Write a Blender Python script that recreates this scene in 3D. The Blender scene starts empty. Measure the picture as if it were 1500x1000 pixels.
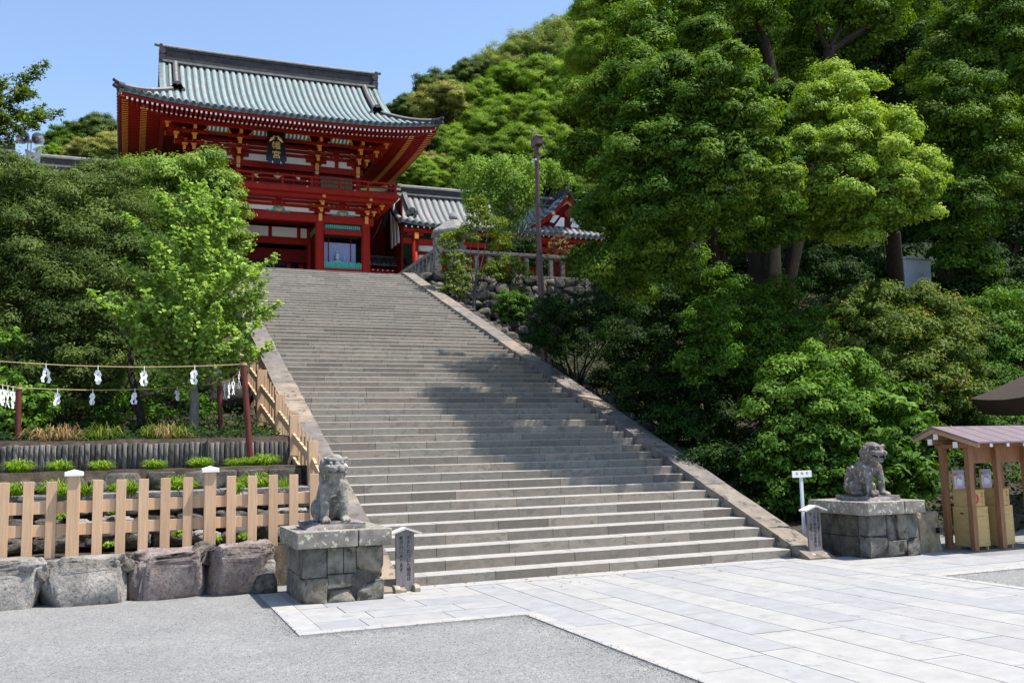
import bpy, bmesh, math, random
import numpy as np
from mathutils import Vector, Matrix, noise
R_ = math.radians
random.seed(7); rng = np.random.default_rng(7)
S = bpy.context.scene
COL = S.collection

# ------------------------------------------------------------------ camera, sky, sun, exposure
CX, CY, CZ = -3.8824, -14.3977, 2.0184
YAW, PITCH, ROLL, FPX = 0.38670, 0.11700, -0.02350, 1387.1
cyw, syw, cp, sp = math.cos(YAW), math.sin(YAW), math.cos(PITCH), math.sin(PITCH)
Fv = Vector((syw*cp, cyw*cp, sp)); Rt = Vector((cyw, -syw, 0)); Uv = Rt.cross(Fv)
cr, sr = math.cos(ROLL), math.sin(ROLL)
RX = cr*Rt + sr*Uv; UX = -sr*Rt + cr*Uv
cam = bpy.data.cameras.new('camera'); camo = bpy.data.objects.new('camera', cam); COL.objects.link(camo)
cam.sensor_width = 36; cam.lens = 36*FPX/1500; cam.clip_end = 2000
M = Matrix((RX, UX, -Fv)).transposed().to_4x4(); M.translation = (CX, CY, CZ); camo.matrix_world = M
S.camera = camo
CAMV = Vector((CX, CY, CZ))
def at(px, py, Y):
    """world point on the plane y = Y seen at photo pixel (px, py)"""
    d = RX*((px-750)/FPX) + UX*((500-py)/FPX) + Fv
    return CAMV + d*((Y-CY)/d.y)
def depth(p): return (Vector(p)-CAMV).dot(Fv)

SUN = Vector((0.3861, -0.1719, 0.9063)).normalized()
EL, AZ = math.asin(SUN.z), math.atan2(SUN.x, SUN.y)
w = bpy.data.worlds.new('World'); S.world = w; w.use_nodes = True
wn = w.node_tree.nodes; wl = w.node_tree.links
sky = wn.new('ShaderNodeTexSky'); sky.sky_type = 'NISHITA'; sky.sun_disc = False
sky.sun_elevation = EL; sky.sun_rotation = AZ; sky.altitude = 0; sky.air_density = 1.0; sky.dust_density = 0.6; sky.ozone_density = 1.6
wl.new(sky.outputs[0], wn['Background'].inputs[0]); wn['Background'].inputs[1].default_value = 0.15
sl = bpy.data.lights.new('sun', 'SUN'); so = bpy.data.objects.new('sun', sl); COL.objects.link(so)
sl.energy = 5.0; sl.angle = R_(0.53); sl.color = (1, .955, .89)
so.rotation_euler = SUN.to_track_quat('Z', 'Y').to_euler()
S.view_settings.view_transform = 'Standard'; S.view_settings.look = 'None'; S.view_settings.exposure = 0.75; S.view_settings.gamma = 1
S.render.engine = 'CYCLES'; S.cycles.max_bounces = 6; S.cycles.transparent_max_bounces = 6

# ------------------------------------------------------------------ materials
def lin(c): return tuple((x/12.92 if x <= .04045 else ((x+.055)/1.055)**2.4) for x in c)
def newmat(name):
    m = bpy.data.materials.new(name); m.use_nodes = True
    return m, m.node_tree.nodes, m.node_tree.links, m.node_tree.nodes['Principled BSDF']
def ramp(N, stops):
    r = N.new('ShaderNodeValToRGB'); e = r.color_ramp.elements
    while len(e) < len(stops): e.new(.5)
    for el, (p, c) in zip(e, stops): el.position = p; el.color = (*c, 1)
    return r
def tex(N, L, scale, detail=6, rough=.6, vec=None, stretch=None):
    t = N.new('ShaderNodeTexNoise'); t.inputs['Scale'].default_value = scale; t.inputs['Detail'].default_value = detail; t.inputs['Roughness'].default_value = rough
    tc = N.new('ShaderNodeTexCoord'); src = tc.outputs['Object']
    if stretch:
        mp = N.new('ShaderNodeMapping'); mp.inputs['Scale'].default_value = stretch; L.new(src, mp.inputs[0]); src = mp.outputs[0]
    L.new(src, t.inputs['Vector']); return t
def mixc(N, L, a, b, fac, mode='MIX'):
    m = N.new('ShaderNodeMix'); m.data_type = 'RGBA'; m.blend_type = mode
    for s, v in ((6, a), (7, b), (0, fac)):
        if hasattr(v, 'is_linked') or hasattr(v, 'links'): L.new(v, m.inputs[s])
        else: m.inputs[s].default_value = (*v, 1) if isinstance(v, tuple) else v
    return m.outputs[2]
def bump(N, L, b, src, strength, dist=.02):
    bp = N.new('ShaderNodeBump'); bp.inputs['Strength'].default_value = strength; bp.inputs['Distance'].default_value = dist
    L.new(src, bp.inputs['Height']); L.new(bp.outputs[0], b.inputs['Normal'])
def noisy(name, c1, c2, scale=3, rough=.8, bs=.3, bd=.02, spots=None, spot_scale=8, spot_at=.62, stretch=None, attr=None, fine=None, metal=0, spec=.3):
    """two-colour noise; optional lichen spots; optional per-face tint attribute"""
    m, N, L, b = newmat(name)
    t = tex(N, L, scale, 8, .65, stretch=stretch)
    r = ramp(N, [(.32, c1), (.68, c2)]); L.new(t.outputs[0], r.inputs[0]); c = r.outputs[0]
    if attr:
        a = N.new('ShaderNodeAttribute'); a.attribute_name = 'tint'
        ar = ramp(N, attr); L.new(a.outputs['Fac'], ar.inputs[0])
        c = mixc(N, L, c, ar.outputs[0], 1.0, 'MULTIPLY')
    if spots:
        s = tex(N, L, spot_scale, 4, .55); sr_ = ramp(N, [(spot_at, (0, 0, 0)), (spot_at+.05, (1, 1, 1))]); L.new(s.outputs[0], sr_.inputs[0])
        c = mixc(N, L, c, spots, sr_.outputs[0])
    L.new(c, b.inputs['Base Color']); b.inputs['Roughness'].default_value = rough; b.inputs['Metallic'].default_value = metal
    b.inputs['Specular IOR Level'].default_value = spec
    if bs:
        f = tex(N, L, fine or scale*6, 8, .7); bump(N, L, b, f.outputs[0], bs, bd)
    return m
def plain(name, c, rough=.6, spec=.4, metal=0, var=.12, scale=6):
    return noisy(name, tuple(x*(1-var) for x in c), tuple(min(1, x*(1+var)) for x in c), scale, rough, .08, .01, metal=metal, spec=spec)
def foliage(name, stops, rough=.5, trans=.3, spec=.2):
    rough = max(rough, .6); spec = .07; trans = min(trans, .28)
    m, N, L, b = newmat(name)
    a = N.new('ShaderNodeAttribute'); a.attribute_name = 'tint'
    r = ramp(N, stops); L.new(a.outputs['Fac'], r.inputs[0])
    L.new(r.outputs[0], b.inputs['Base Color']); b.inputs['Roughness'].default_value = rough; b.inputs['Specular IOR Level'].default_value = spec
    tr = N.new('ShaderNodeBsdfTranslucent'); 
    h = N.new('ShaderNodeHueSaturation'); h.inputs['Value'].default_value = 1.5; h.inputs['Saturation'].default_value = 1.15; L.new(r.outputs[0], h.inputs['Color']); L.new(h.outputs[0], tr.inputs[0])
    mx = N.new('ShaderNodeMixShader'); mx.inputs[0].default_value = trans
    L.new(b.outputs[0], mx.inputs[1]); L.new(tr.outputs[0], mx.inputs[2]); L.new(mx.outputs[0], N['Material Output'].inputs[0])
    return m

MT = {}
def gravel_mat():
    m, N, L, b = newmat('gravel')
    v = N.new('ShaderNodeTexVoronoi'); v.inputs['Scale'].default_value = 70; v.inputs['Randomness'].default_value = 1
    tc = N.new('ShaderNodeTexCoord'); L.new(tc.outputs['Object'], v.inputs['Vector'])
    r = ramp(N, [(0, (.115, .115, .112)), (.45, (.205, .204, .198)), (.85, (.275, .27, .26)), (1, (.40, .39, .37))]); L.new(v.outputs['Color'], r.inputs[0])
    t = tex(N, L, .9, 5, .6); tr = ramp(N, [(.3, (.82, .82, .82)), (.7, (1.08, 1.07, 1.05))]); L.new(t.outputs[0], tr.inputs[0])
    t2 = tex(N, L, 9, 5, .7); tr2 = ramp(N, [(.35, (.85, .85, .86)), (.65, (1.06, 1.06, 1.05))]); L.new(t2.outputs[0], tr2.inputs[0])
    c = mixc(N, L, r.outputs[0], tr.outputs[0], 1.0, 'MULTIPLY'); c = mixc(N, L, c, tr2.outputs[0], 1.0, 'MULTIPLY')
    L.new(c, b.inputs['Base Color']); b.inputs['Roughness'].default_value = .9
    f = tex(N, L, 90, 4, .7); bump(N, L, b, f.outputs[0], .55, .012)
    return m
MT['gravel'] = gravel_mat()
MT['soil'] = noisy('soil', (.022, .017, .012), (.085, .065, .045), 5, .95, .8, .04, fine=30)
MT['litter'] = noisy('forest_floor', (.03, .026, .018), (.10, .075, .045), 3, .95, .8, .05)
PAVT = [(0, (.82, .83, .86)), (.2, (.91, .915, .93)), (.5, (.97, .96, .945)), (.75, (1.0, .98, .945)), (.9, (.92, .90, .89)), (1, (.86, .87, .90))]
MT['paving'] = noisy('paving_stone', (.278, .275, .270), (.348, .344, .337), 3.5, .8, .25, .006, attr=PAVT, fine=30, spots=(.235, .238, .24), spot_scale=2.6, spot_at=.63, spec=.2)
MT['kerb'] = noisy('kerb_stone', (.30, .29, .275), (.385, .37, .345), 5, .85, .3, .006, fine=60, attr=[(0, (.9, .92, .96)), (1, (1, .98, .95))], spec=.2)
MT['joint'] = noisy('joint_dirt', (.05, .046, .042), (.13, .12, .108), 8, .95, .3)
STT = [(0, (.60, .56, .53)), (.2, (.80, .79, .76)), (.45, (.95, .96, .93)), (.7, (1.12, 1.05, .97)), (.85, (.84, .79, .76)), (1, (.70, .66, .62))]
def step_mat():
    m, N, L, b = newmat('step_stone')
    a = N.new('ShaderNodeAttribute'); a.attribute_name = 'tint'
    ar = ramp(N, STT); L.new(a.outputs['Fac'], ar.inputs[0])
    t = tex(N, L, 6, 8, .7); r = ramp(N, [(.3, (.205, .184, .155)), (.7, (.275, .250, .212))]); L.new(t.outputs[0], r.inputs[0])
    c = mixc(N, L, r.outputs[0], ar.outputs[0], 1.0, 'MULTIPLY')
    s = tex(N, L, 3.4, 7, .62, stretch=(1, 1, 2.2)); s.inputs['Distortion'].default_value = 1.2
    sr_ = ramp(N, [(.52, (0, 0, 0)), (.60, (1, 1, 1))]); L.new(s.outputs[0], sr_.inputs[0])
    sm_ = N.new('ShaderNodeMath'); sm_.operation = 'MULTIPLY'; sm_.inputs[1].default_value = .55; L.new(sr_.outputs[0], sm_.inputs[0]); c = mixc(N, L, c, (.125, .112, .095), sm_.outputs[0])
    L.new(c, b.inputs['Base Color']); b.inputs['Roughness'].default_value = .85
    f = tex(N, L, 45, 8, .7); bump(N, L, b, f.outputs[0], .35, .008)
    return m
MT['step'] = step_mat()
MT['tread'] = noisy('tread_stone', (.27, .255, .235), (.36, .34, .315), 5, .85, .3, .008, fine=40, spec=.2)
MT['bal'] = noisy('balustrade_stone', (.13, .115, .10), (.26, .23, .195), 2.4, .9, .6, .015, spots=(.09, .083, .075), spot_scale=5, spot_at=.58, attr=[(0, (.74, .76, .82)), (.5, (1, .96, .9)), (1, (1.2, 1.08, .95))])
MT['oldstone'] = noisy('old_stone', (.13, .125, .115), (.33, .315, .285), 4, .9, .9, .03, spots=(.50, .52, .42), spot_scale=9, spot_at=.61)
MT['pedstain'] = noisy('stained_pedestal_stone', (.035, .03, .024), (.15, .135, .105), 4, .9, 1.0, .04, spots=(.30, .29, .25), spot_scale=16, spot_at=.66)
MT['capstone'] = noisy('cap_stone', (.125, .112, .096), (.29, .262, .23), 4, .9, .5, .015, spots=(.45, .46, .32), spot_scale=15, spot_at=.57)
MT['pedblock'] = noisy('pedestal_stone', (.085, .08, .068), (.29, .27, .235), 6, .9, 1.0, .04, spots=(.06, .05, .043), spot_scale=4, spot_at=.60, attr=[(0, (.72, .72, .74)), (.5, (1, 1, .98)), (1, (1.15, 1.1, 1))], fine=24)
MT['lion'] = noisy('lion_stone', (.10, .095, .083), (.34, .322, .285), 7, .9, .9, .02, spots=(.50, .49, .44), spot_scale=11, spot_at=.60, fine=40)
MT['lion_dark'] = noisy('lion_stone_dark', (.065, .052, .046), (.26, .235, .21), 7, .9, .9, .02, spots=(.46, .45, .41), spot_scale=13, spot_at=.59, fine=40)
MT['slab'] = noisy('slab_stone', (.12, .10, .095), (.30, .265, .25), 7, .9, .8, .02, spots=(.50, .48, .42), spot_scale=13, spot_at=.62)
def boulder_mat(name, c1, c2, c3):
    m, N, L, b = newmat(name)
    t = tex(N, L, 2.6, 10, .68); r = ramp(N, [(.30, c1), (.52, c2), (.70, c3)]); L.new(t.outputs[0], r.inputs[0])
    g = tex(N, L, 60, 6, .8); gr = ramp(N, [(.3, (.72, .72, .72)), (.7, (1.25, 1.25, 1.25))]); L.new(g.outputs[0], gr.inputs[0])
    c = mixc(N, L, r.outputs[0], gr.outputs[0], 1.0, 'MULTIPLY')
    pz_ = tex(N, L, 19, 8, .72); pr_ = ramp(N, [(.36, (.42, .40, .38)), (.46, (.95, .95, .95)), (.66, (1.2, 1.18, 1.15))]); L.new(pz_.outputs[0], pr_.inputs[0])
    c = mixc(N, L, c, pr_.outputs[0], 1.0, 'MULTIPLY')
    L.new(c, b.inputs['Base Color']); b.inputs['Roughness'].default_value = .92; b.inputs['Specular IOR Level'].default_value = .15
    f = tex(N, L, 14, 12, .75); bump(N, L, b, f.outputs[0], .9, .06)
    return m
MT['boulderA'] = boulder_mat('boulder_grey', (.17, .155, .14), (.33, .305, .28), (.44, .41, .38))
MT['boulderB'] = boulder_mat('boulder_purple', (.14, .108, .10), (.30, .245, .225), (.41, .355, .33))
MT['darkrock'] = boulder_mat('dark_rock', (0.043, 0.037, 0.032), (0.136, 0.121, 0.104), (0.255, 0.234, 0.208))
MT['wallstone'] = noisy('wall_stone', (.065, .06, .05), (.21, .19, .16), 2.8, .95, 1.0, .05, spots=(.035, .032, .026), spot_scale=3, spot_at=.58, attr=[(0, (.5, .5, .5)), (1, (1.15, 1.12, 1.05))])
MT['fencestone'] = noisy('fence_stone', (.08, .076, .07), (.225, .212, .195), 5, .9, .6, .02, spots=(.045, .042, .038), spot_scale=5, spot_at=.56)
MT['lantern'] = noisy('lantern_stone', (.13, .13, .122), (.28, .27, .258), 5, .9, .5, .02)
def wood(name, c1, c2, stretch=(14, 14, 1.2), rough=.6, bs=.15):
    return noisy(name, c1, c2, 3, rough, bs, .004, stretch=stretch)
MT['board'] = noisy('pale_board', (.49, .30, .165), (.66, .45, .285), 4, .65, .2, .004, stretch=(11, 11, .5), attr=[(0, (.86, .85, .83)), (1, (1.06, 1.06, 1.07))])
MT['board_end'] = wood('board_foot', (.16, .11, .085), (.24, .17, .13))
MT['log'] = noisy('weathered_log', (.035, .031, .027), (.27, .25, .225), 8, .9, .9, .02, stretch=(7, 7, .6), attr=[(0, (.45, .45, .45)), (1, (1.25, 1.23, 1.2))])
MT['greywood'] = wood('grey_weathered_wood', (.13, .115, .115), (.26, .235, .235), stretch=(10, 10, .8), rough=.8)
MT['greywood_lit'] = wood('sunlit_grey_wood', (.50, .47, .45), (.66, .62, .59), stretch=(10, 10, 1))  # sign roof wood paled to paint its sunlit top
MT['footwood'] = wood('foot_wood', (.20, .165, .13), (.36, .31, .25), stretch=(4, 4, 4))
MT['kioskwood'] = wood('kiosk_wood', (.19, .085, .04), (.33, .165, .085))
MT['kiosktrim'] = wood('kiosk_trim', (.33, .20, .11), (.45, .29, .17), stretch=(2, 2, 2))
MT['boxwood'] = wood('box_wood', (.50, .335, .12), (.60, .42, .18), stretch=(2, 2, 5))
MT['plumroof'] = plain('plum_metal_roof', (.17, .125, .135), .5, .3)
MT['darkroof'] = plain('dark_bark_roof', (.038, .026, .02), .75, .2)
MT['white'] = plain('white_paint', (.80, .80, .80), .5, var=.04)
MT['whitemetal'] = plain('white_metal', (.66, .70, .76), .4, .5, var=.06)
MT['paper'] = plain('white_paper', (.85, .85, .86), .7, var=.03)
MT['rope'] = noisy('straw_rope', (.30, .21, .10), (.52, .40, .22), 40, .9, .5, .005)
MT['redpole'] = noisy('red_brown_pole', (.085, .016, .012), (.15, .035, .024), 4, .5, .15, .005, stretch=(8, 8, 1))
MT['lampbrown'] = plain('brown_lamp_paint', (.085, .04, .036), .45, .5)
MT['chrome'] = plain('galvanised', (.45, .45, .47), .3, .5, .8)
MT['ink'] = plain('black_ink', (.015, .014, .014), .6)
MT['redink'] = plain('red_ink', (.55, .02, .03), .6)
# gate paints
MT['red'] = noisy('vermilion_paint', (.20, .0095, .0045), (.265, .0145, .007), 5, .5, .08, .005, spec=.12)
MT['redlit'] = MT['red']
MT['reddark'] = noisy('vermilion_dark', (.085, .005, .004), (.125, .007, .005), 3, .65, .1, .006, spec=.1)  # darker tone of the vermilion for walls, ceilings and panels
MT['gold'] = plain('ochre_paint', (.62, .24, .030), .45, .5, var=.1)
MT['brass'] = plain('brass_fitting', (.60, .50, .26), .35, .5, .2)
MT['plaster'] = plain('white_plaster', (.78, .76, .77), .8, var=.04)
MT['teal'] = plain('teal_paint', (.05, .34, .26), .5, var=.1)
MT['green'] = plain('green_paint', (.03, .19, .075), .5, var=.1)
MT['lattice'] = plain('olive_green_lattice', (.10, .16, .05), .6)
MT['black'] = plain('black_lacquer', (.008, .008, .009), .3, .5)
MT['goldleaf'] = plain('gold_leaf', (.75, .52, .16), .4, .5, .3)
MT['glassreflect'] = plain('painted_glass_reflection', (.19, .215, .40), .18, .6, var=.05)
MT['statuewhite'] = plain('statue_paint', (.34, .45, .52), .6)
MT['carving'] = noisy('painted_carving', (.50, .10, .03), (.70, .62, .50), 14, .6, .5, .02)
MT['tile'] = noisy('copper_tile', (.175, .228, .222), (.265, .32, .315), 1.6, .6, .15, .01, stretch=(2.5, .7, .7), spec=.2, spots=(.27, .265, .26), spot_scale=1.3, spot_at=.60)
MT['tilegap'] = noisy('copper_tile_valley', (.045, .055, .055), (.09, .105, .105), 2, .7, .1, .01)  # valleys coloured darker to stand for shade between the tile ribs
MT['tiledark'] = noisy('dark_ridge_tile', (.030, .027, .030), (.065, .058, .061), 3, .6, .3, .02, spec=.2)
MT['tileend'] = noisy('dark_tile_end', (.032, .040, .040), (.075, .088, .088), 6, .5, .2, .01)
MT['ridgetop'] = noisy('ridge_cap', (.13, .13, .127), (.25, .25, .24), 3, .6, .2, .01, spec=.2)
MT['tilepink'] = noisy('weathered_copper_tile', (.155, .175, .175), (.28, .268, .263), .9, .6, .15, .01, stretch=(1, .5, .5), spec=.2)
MT['bark'] = noisy('bark', (.014, .011, .009), (.05, .04, .03), 5, .95, .9, .04, stretch=(5, 5, 1), spec=.1)
MT['barkgrey'] = noisy('grey_bark', (.10, .09, .08), (.23, .21, .19), 6, .95, .7, .02, stretch=(4, 4, 1))
# foliage
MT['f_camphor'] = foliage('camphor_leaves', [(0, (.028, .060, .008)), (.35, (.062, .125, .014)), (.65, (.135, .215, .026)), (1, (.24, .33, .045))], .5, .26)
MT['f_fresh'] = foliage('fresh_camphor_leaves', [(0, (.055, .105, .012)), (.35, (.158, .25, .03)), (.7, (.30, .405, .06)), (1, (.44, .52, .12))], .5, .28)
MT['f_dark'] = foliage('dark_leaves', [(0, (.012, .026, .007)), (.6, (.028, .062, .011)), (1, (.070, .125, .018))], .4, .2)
MT['f_yew'] = foliage('yew_needles', [(0, (.022, .040, .011)), (.4, (.066, .104, .024)), (.75, (.135, .185, .042)), (1, (.21, .27, .07))], .45, .2)
MT['f_bright'] = foliage('bright_shrub_leaves', [(0, (.026, .062, .009)), (.5, (.072, .15, .018)), (.85, (.15, .265, .038)), (1, (.22, .34, .06))], .38, .25)
MT['f_dome'] = foliage('dome_tree_leaves', [(0, (.04, .085, .012)), (.4, (.11, .195, .028)), (1, (.30, .41, .085))], .38, .25)
MT['f_ginkgo'] = foliage('ginkgo_leaves', [(0, (.10, .18, .022)), (.5, (.225, .345, .06)), (1, (.42, .53, .14))], .5, .35)
MT['f_hill'] = foliage('hill_leaves', [(0, (.06, .12, .012)), (.45, (.165, .27, .028)), (1, (.31, .41, .065))], .6, .3)
MT['f_hillyellow'] = foliage('flowering_hill_leaves', [(0, (.05, .08, .012)), (.4, (.20, .22, .04)), (1, (.52, .48, .17))], .6, .25)
MT['f_hillpale'] = foliage('pale_hill_leaves', [(0, (.09, .13, .025)), (.5, (.20, .26, .055)), (1, (.38, .40, .14))], .6, .3)
MT['f_pale'] = foliage('pale_leaves', [(0, (.08, .145, .02)), (.5, (.175, .285, .045)), (1, (.31, .42, .10))], .5, .35)
MT['f_olive'] = foliage('olive_leaves', [(0, (.045, .08, .012)), (.5, (.13, .185, .025)), (1, (.27, .32, .05))], .45, .25)
MT['f_red'] = foliage('reddish_leaves', [(0, (.028, .055, .010)), (.45, (.078, .125, .020)), (.72, (.16, .21, .035)), (.86, (.28, .17, .04)), (1, (.36, .13, .035))], .35, .2)
MT['f_brown'] = foliage('brown_leaves', [(0, (.06, .035, .018)), (.6, (.19, .10, .045)), (1, (.30, .22, .12))], .7, .15)
MT['f_grass'] = foliage('grass_blades', [(0, (.075, .145, .012)), (.5, (.175, .285, .028)), (1, (.33, .42, .07))], .5, .3)
MT['f_dry'] = foliage('dry_grass_blades', [(0, (.16, .09, .04)), (.5, (.30, .19, .09)), (1, (.42, .33, .16))], .7, .2)

# ------------------------------------------------------------------ mesh helpers
def rootloc(o):
    while o and o.parent: o = o.parent
    return Vector(o.location) if o else Vector((0, 0, 0))
class MB:
    def __init__(s): s.v = []; s.f = []; s.m = []; s.sm = []; s.t = []; s.tint = .5
    def add(s, vs, fs, m=0, smooth=False):
        o = len(s.v); s.v += [tuple(v) for v in vs]
        for f in fs: s.f.append(tuple(i+o for i in f)); s.m.append(m); s.sm.append(smooth); s.t.append(s.tint)
    def hexa(s, p, m=0):
        s.add(p, [(0, 3, 2, 1), (4, 5, 6, 7), (0, 1, 5, 4), (1, 2, 6, 5), (2, 3, 7, 6), (3, 0, 4, 7)], m)
    def box(s, x0, x1, y0, y1, z0, z1, m=0):
        s.hexa([(x0, y0, z0), (x1, y0, z0), (x1, y1, z0), (x0, y1, z0), (x0, y0, z1), (x1, y0, z1), (x1, y1, z1), (x0, y1, z1)], m)
    def beam(s, p0, p1, wd, h, m=0, up=(0, 0, 1)):
        p0, p1 = Vector(p0), Vector(p1); d = (p1-p0).normalized(); u = Vector(up)
        sd = d.cross(u).normalized(); u = sd.cross(d)
        a = sd*wd/2; b = u*h/2
        s.hexa([p0-a-b, p0+a-b, p1+a-b, p1-a-b, p0-a+b, p0+a+b, p1+a+b, p1-a+b], m)
    def tube(s, pts, rad, n=8, m=0, caps=True, smooth=True, squash=1):
        pts = [Vector(p) for p in pts]; 
        if not hasattr(rad, '__len__'): rad = [rad]*len(pts)
        rings = []; ref = Vector((0.13, .21, 1)); o = len(s.v); vs = []
        for i, p in enumerate(pts):
            d = (pts[min(i+1, len(pts)-1)]-pts[max(i-1, 0)]).normalized()
            if abs(d.dot(ref.normalized())) > .97: ref = Vector((1, .1, .05))
            a = d.cross(ref).normalized(); b = a.cross(d)
            for k in range(n):
                an = 2*math.pi*k/n; vs.append(p+a*math.cos(an)*rad[i]+b*math.sin(an)*rad[i]*squash)
        fs = []
        for i in range(len(pts)-1):
            for k in range(n):
                k2 = (k+1) % n; fs.append((i*n+k, i*n+k2, (i+1)*n+k2, (i+1)*n+k))
        s.add(vs, fs, m, smooth)
        if caps: s.add(vs[:n][::-1], [tuple(range(n))], m); s.add(vs[-n:], [tuple(range(n))], m)
    def lathe(s, prof, c, n=16, m=0, rot=0, smooth=True):
        vs = []; fs = []
        for r, z in prof:
            for k in range(n):
                a = 2*math.pi*k/n+rot; vs.append((c[0]+r*math.cos(a), c[1]+r*math.sin(a), c[2]+z))
        for i in range(len(prof)-1):
            for k in range(n): k2 = (k+1) % n; fs.append((i*n+k, i*n+k2, (i+1)*n+k2, (i+1)*n+k))
        fs.append(tuple(range(n))[::-1]); fs.append(tuple(range((len(prof)-1)*n, len(prof)*n)))
        s.add(vs, fs, m, smooth)
    def prism(s, poly, lo, hi, axis='y', m=0):
        """poly in the two other axes (in order xyz minus axis)"""
        def P(a, b, c): return {'y': (a, c, b), 'x': (c, a, b), 'z': (a, b, c)}[axis]
        n = len(poly); vs = [P(a, b, lo) for a, b in poly]+[P(a, b, hi) for a, b in poly]
        fs = [tuple(range(n)), tuple(range(n, 2*n))[::-1]]+[(i, i+n, (i+1) % n+n, (i+1) % n) for i in range(n)]
        s.add(vs, fs, m)
    def grid(s, fn, us, vs_, m=0, smooth=True):
        vv = [fn(u, v) for u in us for v in vs_]; nv = len(vs_)
        s.add(vv, [(i*nv+j, (i+1)*nv+j, (i+1)*nv+j+1, i*nv+j+1) for i in range(len(us)-1) for j in range(nv-1)], m, smooth)
    def rock(s, c, size, seed=0, sub=3, boxy=.55, amp=.12, fr=1.6, m=0, smooth=True, cuts=6, cmin=.78, fine=0, chip=0):
        bm = bmesh.new(); bmesh.ops.create_icosphere(bm, subdivisions=sub, radius=1)
        r = random.Random(seed); planes = []
        for _ in range(cuts):
            d = Vector((r.gauss(0, 1), r.gauss(0, 1), r.gauss(0, .7))).normalized(); planes.append((d, r.uniform(cmin, 1.15 if boxy < .3 else 1.02)))
        off = Vector((r.uniform(-50, 50), r.uniform(-50, 50), r.uniform(-50, 50)))
        vs = []
        for v in bm.verts:
            d = v.co.normalized()
            p = Vector([math.copysign(abs(x)**boxy, x) for x in d])
            for pd, pr in planes:
                e = p.dot(pd)-pr
                if e > 0: p -= pd*e*.97
            k = noise.fractal(p*fr+off, 1, 2.1, 5)*amp+ (noise.noise(p*fr*4+off))*amp*.25+(noise.fractal(p*4.5+off, .7, 2.2, 7)*1.4+abs(noise.noise(p*2.7-off))*1.2-.4)*fine if fine else noise.fractal(p*fr+off, 1, 2.1, 5)*amp+noise.noise(p*fr*4+off)*amp*.25
            if chip:
                for sc_, am in ((1.7, 1.0), (3.9, .45)):
                    ds, ps = noise.voronoi(p*sc_+off); q = ps[0]; rv = noise.cell_vector(q*7.31); e = (p*sc_+off-q)
                    k += chip*am*((rv.x-.5)*.9+e.dot(Vector((rv.y-.5, rv.z-.5, rv.x-.5)))*1.5)
            p = p*(1+k); vs.append((c[0]+p.x*size[0], c[1]+p.y*size[1], c[2]+p.z*size[2]))
        bm.verts.index_update(); fs = [tuple(v.index for v in f.verts) for f in bm.faces]; bm.free()
        s.add(vs, fs, m, smooth)
    def mesh(s, name, mats, off=(0, 0, 0)):
        me = bpy.data.meshes.new(name)
        me.from_pydata([(a-off[0], b-off[1], c-off[2]) for a, b, c in s.v], [], s.f)
        for mm in mats: me.materials.append(mm)
        me.polygons.foreach_set('material_index', s.m); me.polygons.foreach_set('use_smooth', s.sm)
        at_ = me.attributes.new('tint', 'FLOAT', 'FACE'); at_.data.foreach_set('value', s.t)
        me.update(); return me
    def build(s, name, mats, parent=None, bev=0, loc=None):
        if not isinstance(mats, (list, tuple)): mats = [mats]
        off = rootloc(parent) if parent else (Vector(loc) if loc else Vector((0, 0, 0)))
        o = bpy.data.objects.new(name, s.mesh(name, mats, off)); COL.objects.link(o)
        if parent: o.parent = parent
        elif loc: o.location = loc
        if bev:
            b = o.modifiers.new('bevel', 'BEVEL'); b.width = bev; b.segments = 2; b.limit_method = 'ANGLE'; b.angle_limit = R_(40)
        return o
def thing(name, label, cat, loc=(0, 0, 0), group=None):
    o = bpy.data.objects.new(name, None); COL.objects.link(o); o.location = loc; o.empty_display_size = .2
    return tag(o, label, cat, group)
def tag(o, label, cat, group=None):
    o['label'] = label; o['category'] = cat
    if group: o['group'] = group
    return o
def struct(o): o['kind'] = 'structure'; return o
def copy_thing(r, loc):
    c = r.copy(); COL.objects.link(c); c.location = loc
    for ch in list(r.children):
        d = ch.copy(); COL.objects.link(d); d.parent = c
        for g in list(ch.children):
            e = g.copy(); COL.objects.link(e); e.parent = d
    return c
def text_mb(mb, txt, c, size, plane='xz', m=0, vertical=False, thick=.004, gap=1.08, tilt=None, squash=(1, 1)):
    """letters as thin solid shapes; c = centre of the first glyph; writes into mb, facing -y"""
    for i, chx in enumerate(txt if vertical else [txt]):
        cu = bpy.data.curves.new('t', 'FONT'); cu.body = chx; cu.align_x = 'CENTER'; cu.align_y = 'CENTER'; cu.size = size; cu.extrude = thick/2; cu.resolution_u = 3
        o = bpy.data.objects.new('t', cu); COL.objects.link(o)
        me = bpy.data.meshes.new_from_object(o.evaluated_get(bpy.context.evaluated_depsgraph_get()))
        vs = []
        for v in me.vertices:
            p = Vector((v.co.x*squash[0], -v.co.z, v.co.y*squash[1]))
            if vertical: p.z -= i*size*gap
            if tilt: p = tilt @ p
            if plane == 'yz': p = Vector((p.y, -p.x, p.z))
            vs.append((c[0]+p.x, c[1]+p.y, c[2]+p.z))
        mb.add(vs, [tuple(f.vertices) for f in me.polygons], m)
        bpy.data.objects.remove(o); bpy.data.curves.remove(cu); bpy.data.meshes.remove(me)

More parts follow.
